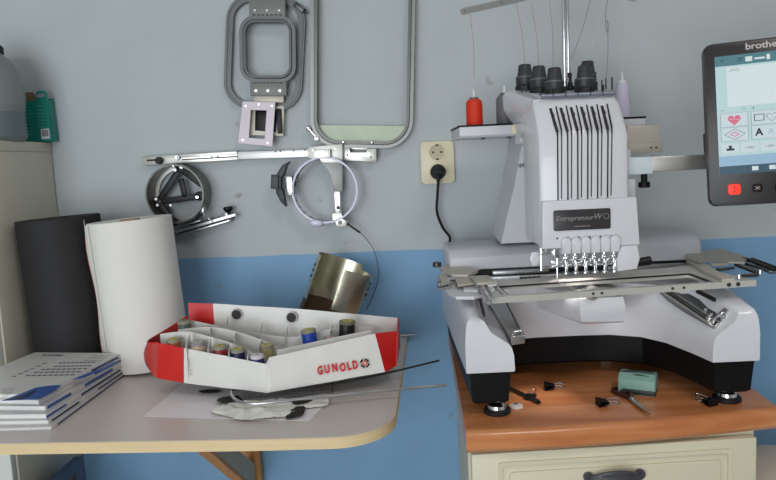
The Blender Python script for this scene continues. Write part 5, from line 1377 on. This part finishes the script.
# teal block
a_, b_ = at(617.5, 393, z=ZW), at(655, 398, z=ZW)
yawb = math.atan2(b_.y-a_.y, b_.x-a_.x); wl = (b_-a_).length
TM = Matrix.Translation((a_.x, a_.y, ZW)) @ Matrix.Rotation(yawb+.06, 4, 'Z')
t = thing('wrapped_block', TM, 'small pale teal wrapped block with a dark print, above the scissors', 'block')
g = MB(); g.prism([(0, 0.0), (.040, 0.0), (.041, .020), (.037, .033), (.012, .035), (.001, .026)], .0, wl, 'X', .003, 3, M=TM @ Matrix.Identity(4)); build('block_body', g, mat('pale_teal_wrap', (128, 164, 152), .35, var=.12, vs=18), t)
g = MB(); g.box((wl*.12, -.0006, .0), (wl, .041, .010), .002, M=TM); g.prism([(wl*.18, .030), (wl*.5, .0345), (wl*.85, .0325), (wl*.7, .0300), (wl*.4, .0292)], .0085, .0105, 'Y', M=TM); build('dark_wrap_edge', g, mat('block_dark_print', (40, 50, 50), .5, var=.3, vs=30), t)
g = MB(); g.prism([(wl*.05, .012), (wl*.25, .016), (wl*.55, .023), (wl*.9, .022), (wl*.75, .027), (wl*.3, .026)], .0345, .0366, 'Z', M=TM); build('top_print', g, MATS['block_dark_print'], t)
# scissors
tipv, piv = at(650, 415.5, z=ZW+.003), at(633, 400, z=ZW+.004)
t = thing('scissors', (piv.x, piv.y, ZW), 'small scissors with dark reddish handles lying in front of the teal block', 'scissors')
dv2 = (tipv-piv); L_ = dv2.length; aa = math.atan2(dv2.y, dv2.x)
SM = Matrix.Translation((piv.x, piv.y, ZW)) @ Matrix.Rotation(aa, 4, 'Z')
for s in (-1, 1):
    g = MB(); z0 = .0022 if s > 0 else .0044
    g.prism([(-.012, s*-.004), (0, s*-.0055), (L_*.3, s*.0005+.003*s), (L_, 0), (L_*.3, s*-.003), (-.002, s*-.002)] if False else [(-.014, -s*.003), (-.004, s*.005), (L_*.35, s*.0045), (L_, s*.0003), (L_*.3, -s*.0008), (0, -s*.003)], z0, z0+.0018, 'Z', M=SM)
    build('blade', g, M_steel, t)
    hc = [(-.012, -s*.002, .004), (-.030, -s*.009, .004), (-.046, -s*.016, .004), (-.058, -s*.012, .004), (-.060, -s*.003, .004), (-.048, -s*.0015, .004), (-.032, -s*.002, .004)]
    g = MB(); g.tube([SM @ Vector(q) for q in catmull(hc, 5)], .0034, 8); build('handle', g, mat('scissor_handle_maroon', (66, 30, 30), .35), t)
g = MB(); g.cyl((0, 0, .002), (0, 0, .0075), .0028, n=14, M=SM); build('pivot_screw', g, M_chrome, t)
# binder clips
def clip(px, py, yaw, label, s=1.):
    p = at(px, py, z=ZW+.006); M = Matrix.Translation((p.x, p.y, ZW)) @ Matrix.Rotation(math.radians(yaw), 4, 'Z') @ Matrix.Diagonal((s, s, s, 1))
    t = thing('binder_clip', Matrix.Translation((p.x, p.y, ZW)), label, 'binder clip')
    g = MB(); w = .0095
    out = [(-.009, 0), (-.009, .012), (-.0082, .0125), (.0060, .0072), (.0068, .0078), (.0074, .0066), (.0066, .0058), (.0074, .0050), (.0068, .0040), (.006, .0046), (-.0080, .0008), (-.0080, 0)]
    out = [(-.0095, .0), (.006, .0045), (.0075, .0040), (.0080, .0050), (.0062, .0058), (-.0082, .0012), (-.0082, .0112), (.0062, .0066), (.0080, .0074), (.0075, .0084), (.006, .0079), (-.0095, .0124)]
    g.prism(out, -w, w, 'Y', M=M); build('clip_body', g, M_black, t)
    for zt in (.0050, .0075):
        k = 1 if zt > .006 else -1
        g = MB(); q = [(.0078, -.0065, zt), (.015, -.0070, zt+.0014*k), (.024, -.0040, zt+.0022*k), (.0275, 0, zt+.0024*k), (.024, .0040, zt+.0022*k), (.015, .0070, zt+.0014*k), (.0078, .0065, zt)]
        g.tube([M @ Vector((a_, b_, max(.001, c_))) for a_, b_, c_ in catmull(q, 4)], .0008, 6); build('wire_handle', g, M_chrome, t)
clip(550, 386, 0, 'black binder clip in the middle of the worktop')
clip(603, 402, 8, 'black binder clip beside the scissor handles')
clip(531, 395.5, 70, 'black binder clip lying behind the pen near the left machine foot', .9)
clip(709, 401, 115, 'black binder clip beside the right machine foot', 1.)
# pen
a_, b_ = at(510, 388, z=ZW+.004), at(540.5, 402.5, z=ZW+.004)
t = thing('pen', a_, 'slim dark metal pen beside the left machine foot', 'pen')
g = MB(); d_ = b_-a_; g.cyl(a_, a_+d_*.55, .0030, n=14); g.cyl(a_+d_*.55, a_+d_*.92, .0037, n=14, bev=.0005); build('barrel', g, M_gunmetal, t)
g = MB(); g.cyl(a_+d_*.92, b_, .0037, .0015, n=14); build('tip', g, M_blackmetal, t)
# white disc
p = at(516, 407, z=ZW)
t = thing('white_disc', (p.x, p.y, ZW), 'flat white plastic disc beside the left machine foot', 'disc')
M = Matrix.Translation((p.x, p.y, ZW))
build('disc_body', MB().lathe([(0, 0), (.0115, 0), (.012, .001), (.0115, .003), (.006, .0042), (0, .0042)], 28, M), mat('disc_white_plastic', (226, 222, 214), .35), t)
build('disc_hub', MB().lathe([(0, .0042), (.0035, .0042), (.0030, .0062), (0, .0062)], 18, M), M_steel, t)

# ------------------------------------------------------------ camera and view
cd = bpy.data.cameras.new('camera'); cam = bpy.data.objects.new('camera', cd); C.objects.link(cam)
cd.sensor_fit = 'HORIZONTAL'; cd.sensor_width = 36; cd.lens = F/776*36; cd.clip_start = .02
cam.matrix_world = Matrix.Translation(EYE) @ R3.to_4x4()
sc = bpy.context.scene; sc.camera = cam
sc.view_settings.view_transform = 'Standard'; sc.view_settings.look = 'None'; sc.view_settings.gamma = 1
sc.view_settings.use_curve_mapping = False; sc.view_settings.exposure = EXPO
